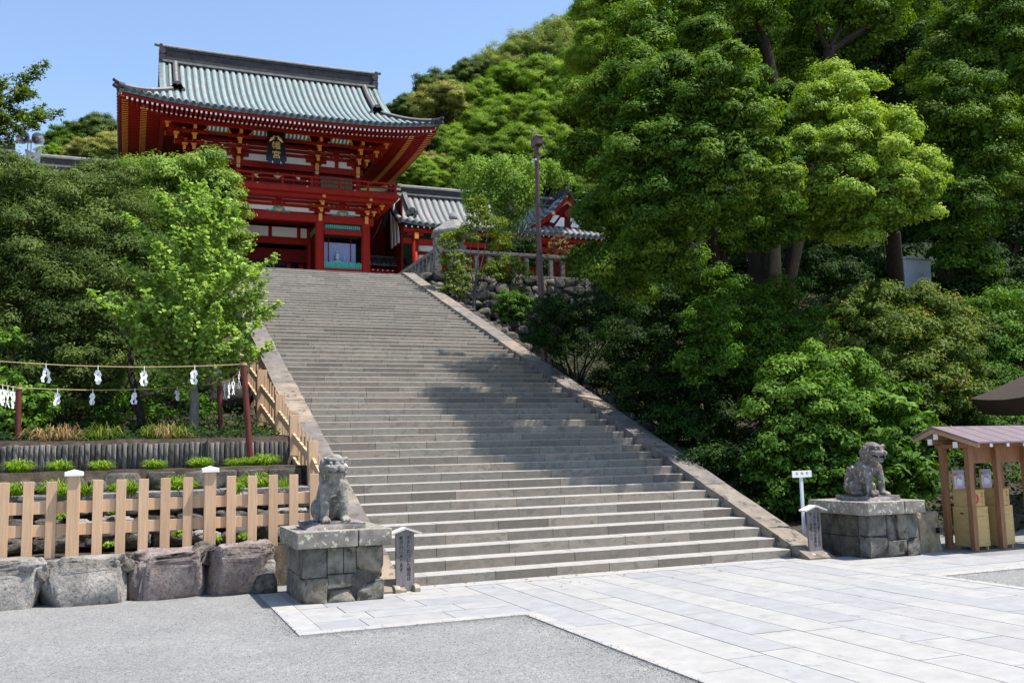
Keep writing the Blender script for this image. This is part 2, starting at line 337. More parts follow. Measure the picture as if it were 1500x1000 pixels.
# ------------------------------------------------------------------ foliage helpers
def leaf_mesh(name, P, Nrm, size, tint, mat, aspect=.5, off=(0, 0, 0), jitter=.5):
    n = len(P)
    Nrm = Nrm/np.maximum(np.linalg.norm(Nrm, axis=1, keepdims=True), 1e-6)
    r = rng.normal(size=(n, 3)); a = np.cross(Nrm, r); a /= np.maximum(np.linalg.norm(a, axis=1, keepdims=True), 1e-6)
    b = np.cross(Nrm, a)
    sz = (np.asarray(size)*(1+jitter*rng.uniform(-1, 1, n)))[:, None]
    fold = Nrm*sz*.12
    V = np.empty((n, 4, 3)); V[:, 0] = P-a*sz*.5; V[:, 1] = P-b*sz*aspect*.5+fold; V[:, 2] = P+a*sz*.5; V[:, 3] = P+b*sz*aspect*.5+fold
    V -= np.asarray(off)
    me = bpy.data.meshes.new(name)
    me.vertices.add(4*n); me.vertices.foreach_set('co', V.reshape(-1).astype(np.float32))
    me.loops.add(4*n); me.loops.foreach_set('vertex_index', np.arange(4*n, dtype=np.int32))
    me.polygons.add(n); me.polygons.foreach_set('loop_start', np.arange(0, 4*n, 4, dtype=np.int32)); me.polygons.foreach_set('loop_total', np.full(n, 4, dtype=np.int32))
    me.materials.append(mat)
    t = me.attributes.new('tint', 'FLOAT', 'FACE'); t.data.foreach_set('value', np.clip(tint, 0, 1).astype(np.float32))
    me.update(calc_edges=True); return me
def sphere_dirs(n):
    d = rng.normal(size=(n, 3)); return d/np.linalg.norm(d, axis=1, keepdims=True)
def lobe_points(lobes, clump_r, per, dens=1.0, fill=.12, sag=0, up=.35, low=.35, rough=.16, fuzz=.16):
    """lobes: (centre, radii(3), new-growth and painted-sun paleness 0..1). Every lobe is a heap of rounded sub-lobes, leaves lie on their skins."""
    Ps, Ns, Ts = [], [], []
    for c, r, fr in lobes:
        c = np.array(c); r = np.array(r); rm = float(np.prod(r))**(1/3)
        area = 4*math.pi*rm*rm; nl = int(area/(clump_r**2*2.2)*dens)*per      # leaves of this lobe
        srad = max(min(.46*rm, clump_r*2.6), .30*rm); ns = int(min(60, max(9, 3.2*(rm/srad)**2)))
        i = np.arange(ns)+.5; ph = np.arccos(1-2*i/ns); th = np.pi*(1+5**.5)*i+rng.uniform(0, 6.28)
        sd = np.stack([np.cos(th)*np.sin(ph), np.sin(th)*np.sin(ph), np.cos(ph)], 1)+rng.normal(0, .16, (ns, 3)); sd /= np.linalg.norm(sd, axis=1, keepdims=True)
        keep = (sd[:, 2] > -.35) | (rng.random(ns) < low); sd = sd[keep]; ns = len(sd)
        sc = c+sd*r*(rng.uniform(.62, .62+rough*2.2, ns))[:, None]; sr_ = srad*rng.uniform(.75, 1.25, ns)*(.85+.3*rough)
        st_ = rng.normal(.38+.26*fr, .10, ns)  # paler for new growth and for painted sunlight on the lobe
        m = max(8, nl//ns)
        d = sphere_dirs(ns*m).reshape(ns, m, 3); d[:, :, 2] = np.where(d[:, :, 2] < -.25, -d[:, :, 2]*.6, d[:, :, 2])
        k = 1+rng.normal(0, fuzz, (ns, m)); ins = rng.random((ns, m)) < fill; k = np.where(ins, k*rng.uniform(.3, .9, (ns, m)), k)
        wav = np.sin(d[:, :, 0]*7+sc[:, None, 0]*9)*np.sin(d[:, :, 1]*7+sc[:, None, 1]*7)*np.sin(d[:, :, 2]*6+sc[:, None, 2]*8)
        k = k*(1+.16*wav)
        P = sc[:, None, :]+d*(sr_[:, None]*k)[:, :, None]*np.array([1, 1, .86])
        if sag: P[:, :, 2] -= sag*np.abs(rng.normal(size=(ns, m)))
        Nn = d+sd[:, None, :]*.25+np.array([0, 0, up*.6])+rng.normal(size=(ns, m, 3))*.27
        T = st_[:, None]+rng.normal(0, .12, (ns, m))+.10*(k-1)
        Ps.append(P.reshape(-1, 3)); Ns.append(Nn.reshape(-1, 3)); Ts.append(T.reshape(-1))
    return np.concatenate(Ps), np.concatenate(Ns), np.concatenate(Ts)
def limb(mb, p0, p1, r0, r1, wob=.12, n=7, m=0, seg=8, sagk=0):
    p0, p1 = Vector(p0), Vector(p1); L = (p1-p0).length; pts = []; rad = []
    o = Vector((random.uniform(-9, 9),)*3)
    for i in range(n):
        t = i/(n-1); p = p0.lerp(p1, t)
        k = math.sin(math.pi*t)*wob*L
        p = p+Vector((noise.noise(o+Vector((t*2.1, 0, 0))), noise.noise(o+Vector((0, t*2.1, 5))), noise.noise(o+Vector((3, 0, t*2.1)))*.5))*k+Vector((0, 0, sagk*L*math.sin(math.pi*t)))
        pts.append(p); rad.append(r0+(r1-r0)*t**.8)
    mb.tube(pts, rad, seg, m)
def tree(name, label, cat, base, lobes, mat, trunk_r, leaf=.12, clump_r=.3, per=40, dens=1.0, bark='bark', group=None, fork=.45, fill=.22, aspect=.5, up=.5, sag=0, low=.35, limbs=None, trunks=None, rough=.16, fuzz=.16, core=520):
    base = Vector(base)
    t = thing(name, label, cat, base, group)
    P, Nn, T = lobe_points(lobes, clump_r, per, dens, fill, sag, up, low, rough, fuzz); leaf = np.full(len(P), leaf)
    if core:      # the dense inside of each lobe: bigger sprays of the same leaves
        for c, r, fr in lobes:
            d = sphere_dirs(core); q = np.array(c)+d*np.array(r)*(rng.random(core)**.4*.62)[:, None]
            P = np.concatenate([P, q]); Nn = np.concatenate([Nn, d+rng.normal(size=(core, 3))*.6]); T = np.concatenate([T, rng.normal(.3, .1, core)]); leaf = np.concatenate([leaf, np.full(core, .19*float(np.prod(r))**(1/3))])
    o = bpy.data.objects.new('crown', leaf_mesh('crown', P, Nn, leaf, T, mat, aspect, base)); COL.objects.link(o); o.parent = t
    mb = MB()
    cen = Vector(np.mean([l[0] for l in lobes], axis=0)); 
    tops = trunks or [base.lerp(cen, fork)+Vector((0, 0, 0))]
    f0 = Vector(tops[0])
    limb(mb, base-Vector((0, 0, .4)), f0, trunk_r*1.25, trunk_r*.8, .06, 8, seg=10)
    for q in tops[1:]: limb(mb, base-Vector((0, 0, .3)), q, trunk_r*.9, trunk_r*.5, .1, 8, seg=10)
    for i, l in enumerate(lobes if limbs is None else lobes[:limbs]):
        lo = min(tops, key=lambda q: (Vector(q)-Vector(l[0])).length)
        limb(mb, lo, l[0], trunk_r*random.uniform(.28, .45), trunk_r*.07, .12, 7, seg=6)
    mb.build('trunk', MT[bark], t)
    return t
def pxlobes(L, sq=(1, 1, .88), k=1.0):
    out = []
    for e in L:
        px, py, Y, rp = e[:4]; fr = e[4] if len(e) > 4 else .3
        p = at(px, py, Y); r = rp*depth(p)/FPX*k
        out.append((tuple(p), (r*sq[0], r*sq[1], r*sq[2]), fr))
    return out

# ================================================================== THE SETTING
W, TR, RI = 7.3636, .43439, .165
NST = 61
LY, LZ = 60*TR, NST*RI          # landing edge
def sstep(a, b, x): t = min(1, max(0, (x-a)/(b-a))); return t*t*(3-2*t)
def hill(x, y):
    h = 0
    if y > 47: h += sstep(47, 120, y)*46*(.30+.70*sstep(-10, 40, x))*(1 if x > -8 else .55+.35*sstep(-50, -20, -abs(x+8)))
    return h
def tz(x, y):
    if y >= (26.6 if -.56 < x < 8 else 25.6): return 10.0+hill(x, y)
    if x < -.55:
        if y < 1.35: return -.05
        if y < 2.45: return .62
        if y < 3.15: return 1.5
        if y < 4.62: return 1.88
        if y < 9: return 2.42+.06*(y-4.6)
        return 2.68+(y-9)*.44
    if x < 8.0: return -.3+max(0, y)*RI/TR-.25
    if x > 9.7 and y < 1.8: return -.03
    return max(-.03, .24*(y-.6)) + min(1, max(0, (x-10)/10))*min(1, max(0, (y-2)/6))*4.2 + max(0, x-20)*.06*(y > 2)
mb = MB(); g = 150
mb.add([(-g, -g, 0), (g, -g, 0), (g, 4, 0), (-g, 4, 0)], [(0, 1, 2, 3)])
struct(mb.build('ground', MT['gravel']))
xs = [-120, -60, -30, -20, -14, -10, -8, -7, -6, -5, -4, -3, -2, -1.2, -.56, -.54, 2, 5, 7.9, 8.01, 8.6, 9.3, 9.69, 9.71, 10.5, 12, 14, 16, 18, 21, 25, 30, 36, 44, 60, 90, 130]
ys = [.5, .62, 1.2, 1.34, 1.36, 1.5, 1.79, 1.81, 2.0, 2.44, 2.46, 3.14, 3.16, 3.9, 4.6, 4.63, 5.5, 7, 9, 11, 14, 17, 20, 23, 25.58, 25.6, 26.58, 26.62, 30, 40, 47, 53, 60, 70, 80, 95, 110, 130, 180]
mb = MB()
def tpt(x, y):
    z = tz(x, y)
    if (x < -.56 or x > 8.6) and y > 1.1: z += .06*noise.noise(Vector((x*1.3, y*1.3, 3)))
    return (x, y, z)
mb.grid(tpt, xs, [y for y in ys if y <= 47])
struct(mb.build('terrain', MT['soil']))
MT['slope'] = noisy('wooded_slope', (.008, .018, .005), (.03, .055, .012), .8, .95, .6, .2)


# paving slabs
pv = MB(); kb = MB(); jb = MB()
def slab(b, x0, x1, y0, y1, gap=.006):
    b.tint = random.random(); z = .0135+random.uniform(-.0015, .0015)
    b.box(x0+gap, x1-gap, y0+gap, y1-gap, -.02, z)
def strips(x0, x1, y0, y1, along, wmin, wmax, lmin, lmax):
    a0, a1 = (x0, x1) if along == 'y' else (y0, y1); b0, b1 = (y0, y1) if along == 'y' else (x0, x1)
    a = a0
    while a < a1-.01:
        wd = random.uniform(wmin, wmax); e = a+wd
        if a1-e < wmin*.8: e = a1
        b = b0-random.uniform(0, lmax)
        while b < b1:
            ln = random.uniform(lmin, lmax); c0, c1 = max(b, b0), min(b+ln, b1)
            if c1-c0 > .03:
                if along == 'y': slab(pv, a, e, c0, c1)
                else: slab(pv, c0, c1, a, e)
            b += ln
        a = e
strips(.95, 7.46, -34, -.38, 'y', .46, .64, 1.2, 2.8)
strips(-1.72, .95, -3.0, .45, 'x', .42, .60, .9, 1.7)
strips(7.46, 10.2, -3.0, -.38, 'x', .42, .60, .9, 1.7)
strips(10.2, 17, -3.0, -1.7, 'x', .42, .60, .9, 1.7)
def kline(x0, x1, y0, y1, along):
    b, e = (y0, y1) if along == 'y' else (x0, x1)
    while b < e-.02:
        ln = min(random.uniform(.9, 1.6), e-b); kb.tint = random.random()
        if along == 'y': kb.box(x0+.003, x1-.003, b+.003, b+ln-.003, -.02, .017)
        else: kb.box(b+.003, b+ln-.003, y0+.003, y1-.003, -.02, .017)
        b += ln
kline(.77, .95, -34, -3.2, 'y'); kline(7.46, 7.64, -34, -3.2, 'y')
kline(-2.02, .95, -3.2, -3.0, 'x'); kline(7.46, 17, -3.2, -3.0, 'x'); kline(-2.02, -1.72, -3.0, .45, 'y')
kline(-.3, 7.95, -.38, -.002, 'x')
jb.add([(-2.0, -3.18, .005), (.8, -3.18, .005), (.8, -34, .005), (7.6, -34, .005), (7.6, -3.18, .005), (17, -3.18, .005), (17, -1.7, .005), (10.2, -1.7, .005), (10.2, .0, .005), (-.4, 0, .005), (-.4, .4, .005), (-2.0, .4, .005)], [tuple(range(12))])
struct(pv.build('paving', MT['paving'])); struct(kb.build('paving_kerb', MT['kerb'])); struct(jb.build('paving_bed', MT['joint']))
mb = MB(); mb.add([(-40, LY, LZ-.004), (45, LY, LZ-.004), (45, 62, LZ-.004), (-40, 62, LZ-.004)], [(0, 1, 2, 3)])
struct(mb.build('upper_terrace', MT['paving']))

# ------------------------------------------------------------------ the great stone stair
st = thing('stone_stair', 'broad grey stone stairway of many steps climbing to the red gate', 'stairs', (W/2, 0, 0))
for k in range(1, NST+1):
    b = MB(); x = -random.uniform(0, 1.1); y0 = (k-1)*TR; z1 = k*RI
    while x < W:
        ln = random.uniform(.85, 1.35); a, e = max(0, x), min(W, x+ln)
        if W-e < .2: e = W
        if e-a > .04:
            b.tint = random.random(); dy = random.uniform(-.003, .003); dz = random.uniform(-.002, .001)
            c_ = .011; ya, zt, zb_ = y0+dy, z1+dz, z1-RI-.02
            b.add([(a+.0035, ya, zb_), (e-.0035, ya, zb_), (e-.0035, ya, zt-c_), (a+.0035, ya, zt-c_), (e-.0035, ya+c_, zt), (a+.0035, ya+c_, zt), (e-.0035, y0+TR+.06, zt), (a+.0035, y0+TR+.06, zt), (e-.0035, y0+TR+.06, zb_), (a+.0035, y0+TR+.06, zb_)], [(0, 1, 2, 3), (1, 8, 6, 4, 2), (9, 0, 3, 5, 7)], 0)
            b.add([(a+.0035, ya, zt-c_), (e-.0035, ya, zt-c_), (e-.0035, ya+c_, zt), (a+.0035, ya+c_, zt), (e-.0035, y0+TR+.06, zt), (a+.0035, y0+TR+.06, zt)], [(0, 1, 2, 3), (3, 2, 4, 5)], 1)  # lighter stone on the nosing chamfer paints the edge catching light
        x = x+ln if e < W else W+1
    b.build('step', [MT['step'], MT['tread']], st)
def balustrade(x0, x1):
    mb = MB(); y = -.52
    top = lambda yy: RI+yy*RI/TR+.0763
    while y < LY:
        e = min(LY, y+random.uniform(1.1, 1.9)); 
        if LY-e < .7: e = LY
        mb.tint = random.random(); j = random.uniform(-.008, .008); t0, t1 = top(y)+j, top(e)+j
        n = 6
        for i in range(n):     # slightly worn edges: short runs with small offsets
            ya, yb = y+.004+(e-y-.008)*i/n, y+.004+(e-y-.008)*(i+1)/n
            ja, jb_ = (.018*noise.noise(Vector((ya*2, x0, 0))), .018*noise.noise(Vector((yb*2, x0, 0))))
            ka, kb_ = (.018*noise.noise(Vector((ya*2, x1, 9))), .018*noise.noise(Vector((yb*2, x1, 9))))
            mb.hexa([(x0+ja, ya, max(-.05, top(ya)-.17)), (x1+ka, ya, max(-.05, top(ya)-.17)), (x1+kb_, yb, max(-.05, top(yb)-.17)), (x0+jb_, yb, max(-.05, top(yb)-.17)),
                     (x0+ja, ya, top(ya)+j), (x1+ka, ya, top(ya)+j), (x1+kb_, yb, top(yb)+j), (x0+jb_, yb, top(yb)+j)])
        y = e
    mb.build('balustrade', MT['bal'], st)
    sb = MB(); n = 30
    for i in range(n):
        ya, yb = -.3+(LY+.3)*i/n, -.3+(LY+.3)*(i+1)/n; sb.tint = random.random()
        sb.hexa([(x0+.02, ya, -.3), (x1-.02, ya, -.3), (x1-.02, yb, -.3), (x0+.02, yb, -.3), (x0+.02, ya, max(-.1, top(ya)-.172)), (x1-.02, ya, max(-.1, top(ya)-.172)), (x1-.02, yb, top(yb)-.172), (x0+.02, yb, top(yb)-.172)])
    sb.build('side_wall', MT['oldstone'], st)
balustrade(W+.003, W+.55); balustrade(-.55, -.003)

# ------------------------------------------------------------------ left terraces
bl = [(-5.62, 1.30, .30, .66, .46, .37, 11, 'A', 'pale grey boulder with a lichen crown at the left end of the boulder row'),
      (-4.40, 1.16, .29, .60, .44, .36, 23, 'A', 'squared grey boulder below the first capped fence post'),
      (-3.265, 1.12, .31, .595, .44, .38, 37, 'B', 'smooth brown boulder with a rising hump, between two rougher ones'),
      (-2.24, 1.04, .33, .50, .44, .40, 41, 'B', 'dark purple craggy boulder nearest the stone pedestal')]
for x, y, z, sx, sy, sz, sd, k, lb in bl:
    mb = MB(); mb.rock((x, y, z-.12), (sx*1.03, sy, sz+.12), sd, 6, .17, .045, 1.6, cuts=8, cmin=.88, fine=.018, chip=.10)
    tag(mb.build('boulder', MT['boulder'+k], loc=(x, y, 0)), lb, 'boulder', 'boulders along the foot of the terrace')
for x, y, z, s, sd, lb in [(-1.86, .82, .36, .14, 3, 'small pale stone wedged high between purple boulder and pedestal'), (-1.88, .72, .13, .19, 5, 'small black stone wedged low beside the pedestal'), (-3.84, .98, .50, .11, 7, 'small brown stone wedged between the squared and the smooth boulder'),
                           (-2.80, 1.15, .60, .20, 9, 'flat brown stone lying behind the gap of the two purple boulders'), (-5.0, .95, .45, .12, 15, 'small stone in the gap beside the pale grey boulder')]:
    mb = MB(); mb.rock((x, y, z), (s, s, s*.9), sd, 4, .6, .12)
    tag(mb.build('wedge_stone', MT['darkrock'] if sd != 3 else MT['boulderA'], loc=(x, y, z)), lb, 'stone', 'small stones wedged between the boulders')
dw = thing('dry_stone_wall', 'low dry wall of dark rough stones behind the board fence', 'stone wall', (-4, 2.4, .62))
mb = MB(); rr = random.Random(5)
for row, (zc, yc) in enumerate([(.78, 2.22), (1.03, 2.36), (1.30, 2.50)]):
    x = -7.4+row*.1
    while x < -.95:
        wd = rr.uniform(.16, .34); hh = rr.uniform(.12, .165)
        mb.rock((x+wd, yc+rr.uniform(-.06, .05), zc+rr.uniform(-.03, .03)), (wd*1.02, .2, hh), rr.randint(0, 9999), 4, .5, .16, 1.8, m=rr.choice([0, 0, 1]), cuts=8, fine=.05); x += 2*wd
mb.build('stones', [MT['darkrock'], MT['boulderA']], dw)
mb = MB(); x = -7.4
while x < -1.0:
    wd = rr.uniform(.5, .95); mb.hexa([(x, 2.42, 1.43), (x+wd, 2.40, 1.43), (x+wd, 2.9, 1.44), (x, 2.9, 1.44), (x, 2.42, 1.515), (x+wd-.02, 2.40+rr.uniform(-.03, .03), 1.52), (x+wd-.02, 2.9, 1.53), (x, 2.9, 1.53)]); x += wd
mb.build('flat_coping', MT['slab'], dw, bev=.01)
bc = thing('block_kerb', 'single course of dark split stone blocks on the upper terrace', 'stone kerb', (-3, 3.2, 1.5))
mb = MB(); x = -4.25
while x < -1.15:
    wd = rr.uniform(.42, .75)
    mb.rock((x+wd/2, 3.17, 1.67), (wd/2-.004, .13, .165), rr.randint(0, 999), 4, .16, .04, 2.5, cuts=2); x += wd
for i in range(9): mb.rock((-7.2+i*.36, 3.08, 1.62+rr.uniform(-.03, .03)), (.17, .15, .12+rr.uniform(0, .06)), i+60, 3, .6, .12, 1.8)
mb.build('blocks', MT['darkrock'], bc)
pal = thing('log_palisade', 'low grey palisade of upright weathered logs along the planted bank', 'log edging', (-3.7, 4.62, 1.85))
x = -6.5
while x < -1.02:
    r = rr.uniform(.040, .050); x += r; h = 2.35+rr.uniform(-.018, .018)
    mb = MB(); mb.tint = rr.random(); lx = rr.uniform(-.008, .008)
    mb.lathe([(r*1.02, -.05), (r, .25), (r*.97, h-1.85-.012), (r*.8, h-1.85)], (x, 4.62+rr.uniform(-.01, .01), 1.85), 10)
    mb.build('log', MT['log'], pal); x += r+.001

# pale board fence along the front, and the one climbing beside the stair
bf = thing('board_fence', 'pale wooden board fence with two white capped posts above the boulders', 'fence', (-3.6, 1.55, .62))
FY = 1.5
bx = [at(px, 740, FY).x for px in (5, 41, 75, 143, 177, 210, 242, 275, 338.5, 369.5, 400, 430, 460)]
px_ = [at(107.5, 740, FY).x, at(307, 740, FY).x]
for x in [bx[0]-.44*i for i in (3, 2, 1)]+bx:
    mb = MB(); mb.tint = random.random(); zb = .60 if x > -4 else .58
    mb.box(x-.072, x+.072, FY-.018, FY+.018, zb, 1.755+random.uniform(-.004, .004)); mb.build('board', MT['board'], bf, bev=.004)
for x in px_:
    mb = MB(); mb.box(x-.088, x+.088, FY-.105, FY+.071, .80, 1.825); mb.box(x-.088, x+.088, FY-.105, FY+.071, .56, .70 if x > -4 else .58, 1)
    mb.box(x-.088, x+.088, FY-.105, FY+.071, .70 if x > -4 else .58, .80); po = mb.build('post', [MT['board'], MT['board_end']], bf, bev=.004)
    mb = MB(); q = .128; y = FY-.017
    mb.add([(x-q, y-q, 1.825), (x+q, y-q, 1.825), (x+q, y+q, 1.825), (x-q, y+q, 1.825), (x-q, y-q, 1.885), (x+q, y-q, 1.885), (x+q, y+q, 1.885), (x-q, y+q, 1.885), (x, y, 1.925)],
           [(0, 3, 2, 1), (0, 1, 5, 4), (1, 2, 6, 5), (2, 3, 7, 6), (3, 0, 4, 7), (4, 5, 8), (5, 6, 8), (6, 7, 8), (7, 4, 8)])
    mb.build('post_cap', MT['white'], po, bev=.005)
for z0, z1 in ((1.275, 1.455), (.945, 1.12)):
    mb = MB(); mb.box(-7, -.62, FY+.0205, FY+.058, z0, z1); mb.build('rail', MT['board'], bf, bev=.003)
sf = thing('stair_side_fence', 'pale wooden fence stepping up the left side of the stairway', 'fence', (-.78, 6, 1))
pp = [(457.7, 645, 3.0, 1.0), (430.8, 608, 4.7, 1.4), (410, 577.6, 6.5, 1.8), (383.5, 542, 9.0, 2.3), (347.5, 493, 13.5, 2.3)]
tops = []
for px, py, Y, zb in pp:
    p = at(px, py, Y); tops.append((p, zb)); hw = .5*(13.8*depth(p)/FPX)
    mb = MB(); mb.box(p.x-hw, p.x+hw, Y-.09, Y+.09, zb+.45, p.z); mb.box(p.x-hw, p.x+hw, Y-.09, Y+.09, zb-.9, zb+.35, 1); mb.box(p.x-hw, p.x+hw, Y-.09, Y+.09, zb+.35, zb+.45, 0)
    mb.build('post', [MT['board'], MT['board_end']], sf, bev=.005)
for i in range(4):
    (a, za), (b, zb2) = tops[i], tops[i+1]
    for dz in (-.42, -.88):
        mb = MB(); mb.beam(a+Vector((-.02, 0, dz+.06)), b+Vector((-.02, 0, dz)), .05, .16); mb.build('rail', MT['board'], sf, bev=.003)
    n = [4, 5, 6, 9][i]
    for k in range(1, n+1):
        q = a.lerp(b, k/(n+1)); mb = MB(); mb.box(q.x+.012, q.x+.05, q.y-.025, q.y+.025, q.z-1.2, q.z-.05); mb.build('picket', MT['board'], sf, bev=.003)
mb = MB(); a = tops[0][0]; b = a+Vector((.02, -1.5, -.60))
sp2 = [a.lerp(b, k/4) for k in (1, 2, 3)]
for q in sp2: mb = MB(); mb.box(q.x+.03, q.x+.068, q.y-.025, q.y+.025, q.z-1.15, q.z-.12); mb.build('picket', MT['board'], sf, bev=.003)
for dz in (-.36, -.80):
    mb = MB(); mb.beam(a+Vector((0, 0, dz)), b+Vector((0, 0, dz)), .05, .15); mb.build('rail', MT['board'], sf, bev=.003)
p = at(367, 515, 11.2); mb = MB(); mb.box(p.x-.10, p.x+.10, 11.1, 11.3, 1.9, p.z); mb.build('post', MT['board'], sf, bev=.005)

# rope enclosure with paper streamers
poles = []
for lb, top, bot, r in [('red brown pole at the left holding the far rope', at(27.5, 566, 5.6), at(26.5, 652, 5.6), .054), ('slim red brown pole standing between ginkgo and the side fence', at(321, 560, 7.2), at(324, 642, 7.2), .05), ('leaning red brown pole in front of the log palisade beside the side fence', at(356.5, 531, 4.25), at(367, 664, 4.25), .058)]:
    mb = MB(); mb.tube([bot-Vector((0, 0, .15)), top], [r, r*.97], 12); mb.tube([top, top+(top-bot).normalized()*.012], [r*.9, r*.7], 12)
    tag(mb.build('rope_pole', MT['redpole'], loc=bot), lb, 'pole', 'red poles of the rope enclosure'); poles.append(top)
pl_, pb_, pf_ = poles; pl2 = at(-60, 524, 4.3)
def sag(a, b, s, n=14): return [a.lerp(b, i/n)-Vector((0, 0, s*4*(i/n)*(1-i/n))) for i in range(n+1)]
rf = sag(pl2, pf_-Vector((0, 0, .03)), .10); rb = sag(pl_-Vector((0, 0, .02)), pb_-Vector((0, 0, .02)), .09); rs = sag(pb_-Vector((0, 0, .02)), pf_-Vector((0, 0, .03)), .12, 8); rl = sag(pl2, pl_-Vector((0, 0, .02)), .12, 8)
mb = MB()
for pts in (rf, rb, rs, rl): mb.tube(pts, .010, 7)
for q in poles: mb.tube([q-Vector((0, 0, .05)), q-Vector((0, 0, .01))], .067, 10)
tag(mb.build('straw_rope', MT['rope'], loc=pf_), 'thin straw rope strung round the red brown poles before the ginkgo', 'rope')
def streamer(p, ang, lb, s=1.0):
    mb = MB(); ca, sa = math.cos(ang), math.sin(ang); rr_ = random.Random(int(p.x*977)); z = 0; off = 0
    mb.beam((p.x, p.y-.012, p.z+.02), (p.x+.005*ca, p.y-.014, p.z-.10*s), .012, .006, up=(0, 1, 0))
    for side in (-1, 1):
        x = 0; z = -.07*s; yo = -.016*side; x = .012*side*s
        for k in range(4):
            x2 = x+side*(.030 if k % 2 == 0 else -.026)*s+rr_.uniform(-.014, .014); h = (.085+rr_.uniform(-.01, .012))*s; w2 = .027*s
            q = [(x-w2, z), (x+w2, z-.012), (x2+w2, z-h-.012), (x2-w2, z-h)]; d1, d2 = yo+.012*k*side, yo+.012*(k+1)*side+rr_.uniform(-.02, .02)
            v = [(a*ca-d*sa, a*sa+d*ca, c) for (a, c), d in zip(q, (d1, d1, d2, d2))]; v += [(a+.003*sa, b_+.003, c) for a, b_, c in v]
            mb.hexa([(p.x+a, p.y+b_, p.z+c) for a, b_, c in v]); x, z = x2, z-h*.72
    tag(mb.build('paper_streamer', MT['paper'], loc=tuple(p)), lb, 'paper streamer', 'zigzag paper streamers on the straw rope')
def on(pts, px):
    best = min(((abs(750+FPX*((q-CAMV).dot(RX))/((q-CAMV).dot(Fv))-px), i, k) for i in range(len(pts)-1) for k in range(11) for q in [pts[i].lerp(pts[i+1], k/10)]))
    return pts[best[1]].lerp(pts[best[1]+1], best[2]/10)
ords = ['first', 'second', 'third', 'fourth', 'fifth', 'sixth', 'seventh', 'eighth', 'ninth', 'tenth', 'eleventh', 'twelfth', 'thirteenth', 'fourteenth', 'fifteenth', 'sixteenth', 'seventeenth', 'eighteenth']
for i, px in enumerate((67, 144, 212, 284)): streamer(on(rf, px), random.uniform(-.3, .3), 'white folded paper streamer, %s from the left on the near rope' % ords[i], .95)
for i, px in enumerate((84, 137, 198, 260)): streamer(on(rb, px), random.uniform(-.3, .3), 'small white paper streamer, %s from the left on the far rope' % ords[i], .85)
for i, f in enumerate((.25, .45, .62, .85)): streamer(rs[0].lerp(rs[-1], f)-Vector((0, 0, .12*4*f*(1-f))), 1.2+random.uniform(-.3, .3), 'white paper streamer in the right hand cluster near the side fence, %s from the left' % ords[i], 1.0)
for i, f in enumerate((.62, .72, .81, .90)): streamer(rl[0].lerp(rl[-1], f)-Vector((0, 0, .12*4*f*(1-f))), 1.2+random.uniform(-.4, .4), 'white paper streamer in the left hand cluster at the picture edge, %s from the left' % ords[i], 1.1)

# grass clumps
def grass(name, lb, cat, c, rad, h, n, mat, group=None, droop=.5):
    mb = MB(); c = Vector(c); rr_ = random.Random(int(abs(c.x*1000+c.y*77)))
    for _ in range(n):
        a = rr_.uniform(0, 6.283); r = rad*.55*math.sqrt(rr_.random()); b0 = c+Vector((math.cos(a)*r, math.sin(a)*r, -.03)); a2 = a+rr_.gauss(0, .7); ln = h*rr_.uniform(.55, 1.15)*(1-.45*(r/(rad*.55))**2); out = rad*rr_.uniform(.2, 1.0); wd = rr_.uniform(.005, .010)
        d = Vector((math.cos(a2), math.sin(a2), 0)); sd = Vector((-d.y, d.x, 0)); mb.tint = min(1, max(0, rr_.gauss(.5, .22)))
        wd *= 1.25; pts = [b0, b0+d*out*.25+Vector((0, 0, ln*.6)), b0+d*out*.65+Vector((0, 0, ln*.95)), b0+d*out*1.1+Vector((0, 0, ln*(1-droop*.6)))]
        v = []
        for i, q in enumerate(pts): ww = wd*(1, .9, .65, .05)[i]; v += [q-sd*ww, q+sd*ww]
        mb.add(v, [(0, 1, 3, 2), (2, 3, 5, 4), (4, 5, 7, 6)])
    return tag(mb.build(name, mat, loc=c), lb, cat, group)
up = [(32, 675), (90, 674), (147, 671), (224, 671), (298, 671), (344, 671), (368, 678), (388, 674)]
for i, (x, y) in enumerate(up):
    p = at(x, y+8, 4.2); k_ = random.uniform(.75, 1.25); grass('grass_tuft', 'bright green grass tuft at the palisade foot, %s from the left' % ords[i], 'grass tuft', (p.x+random.uniform(-.06, .06), 4.2+random.uniform(-.2, .15), 1.89), .27*k_, .25*k_, int(280*k_), MT['f_grass'], 'grass tufts on the terraces')
for i, (x, y) in enumerate([(8, 690), (87, 688), (176, 691), (266, 687), (356, 686), (376, 686)]):
    p = at(x, y+6, 3.02); k_ = random.uniform(.75, 1.3); grass('grass_tuft', 'bright green grass tuft before the dark block kerb, %s from the left' % ords[i], 'grass tuft', (p.x+random.uniform(-.06, .06), 2.95, 1.5), .27*k_, .26*k_, int(270*k_), MT['f_grass'], 'grass tufts on the terraces')
for i, (x, y) in enumerate([(22, 708), (95, 711), (127, 707), (192, 705), (345, 706)]):
    p = at(x, y+6, 2.4); grass('grass_tuft', 'green grass tuft behind the board fence tops, %s from the left' % ords[i], 'grass tuft', (p.x, 2.42, p.z-.1), .17, .22, 120, MT['f_grass'], 'grass tufts on the terraces')
p = at(417, 712, 2.6); grass('grass_tuft', 'drooping long leaved tuft beside the foot of the side fence', 'grass tuft', (p.x, 2.6, p.z-.15), .16, .36, 110, MT['f_grass'], 'grass tufts on the terraces', .9)
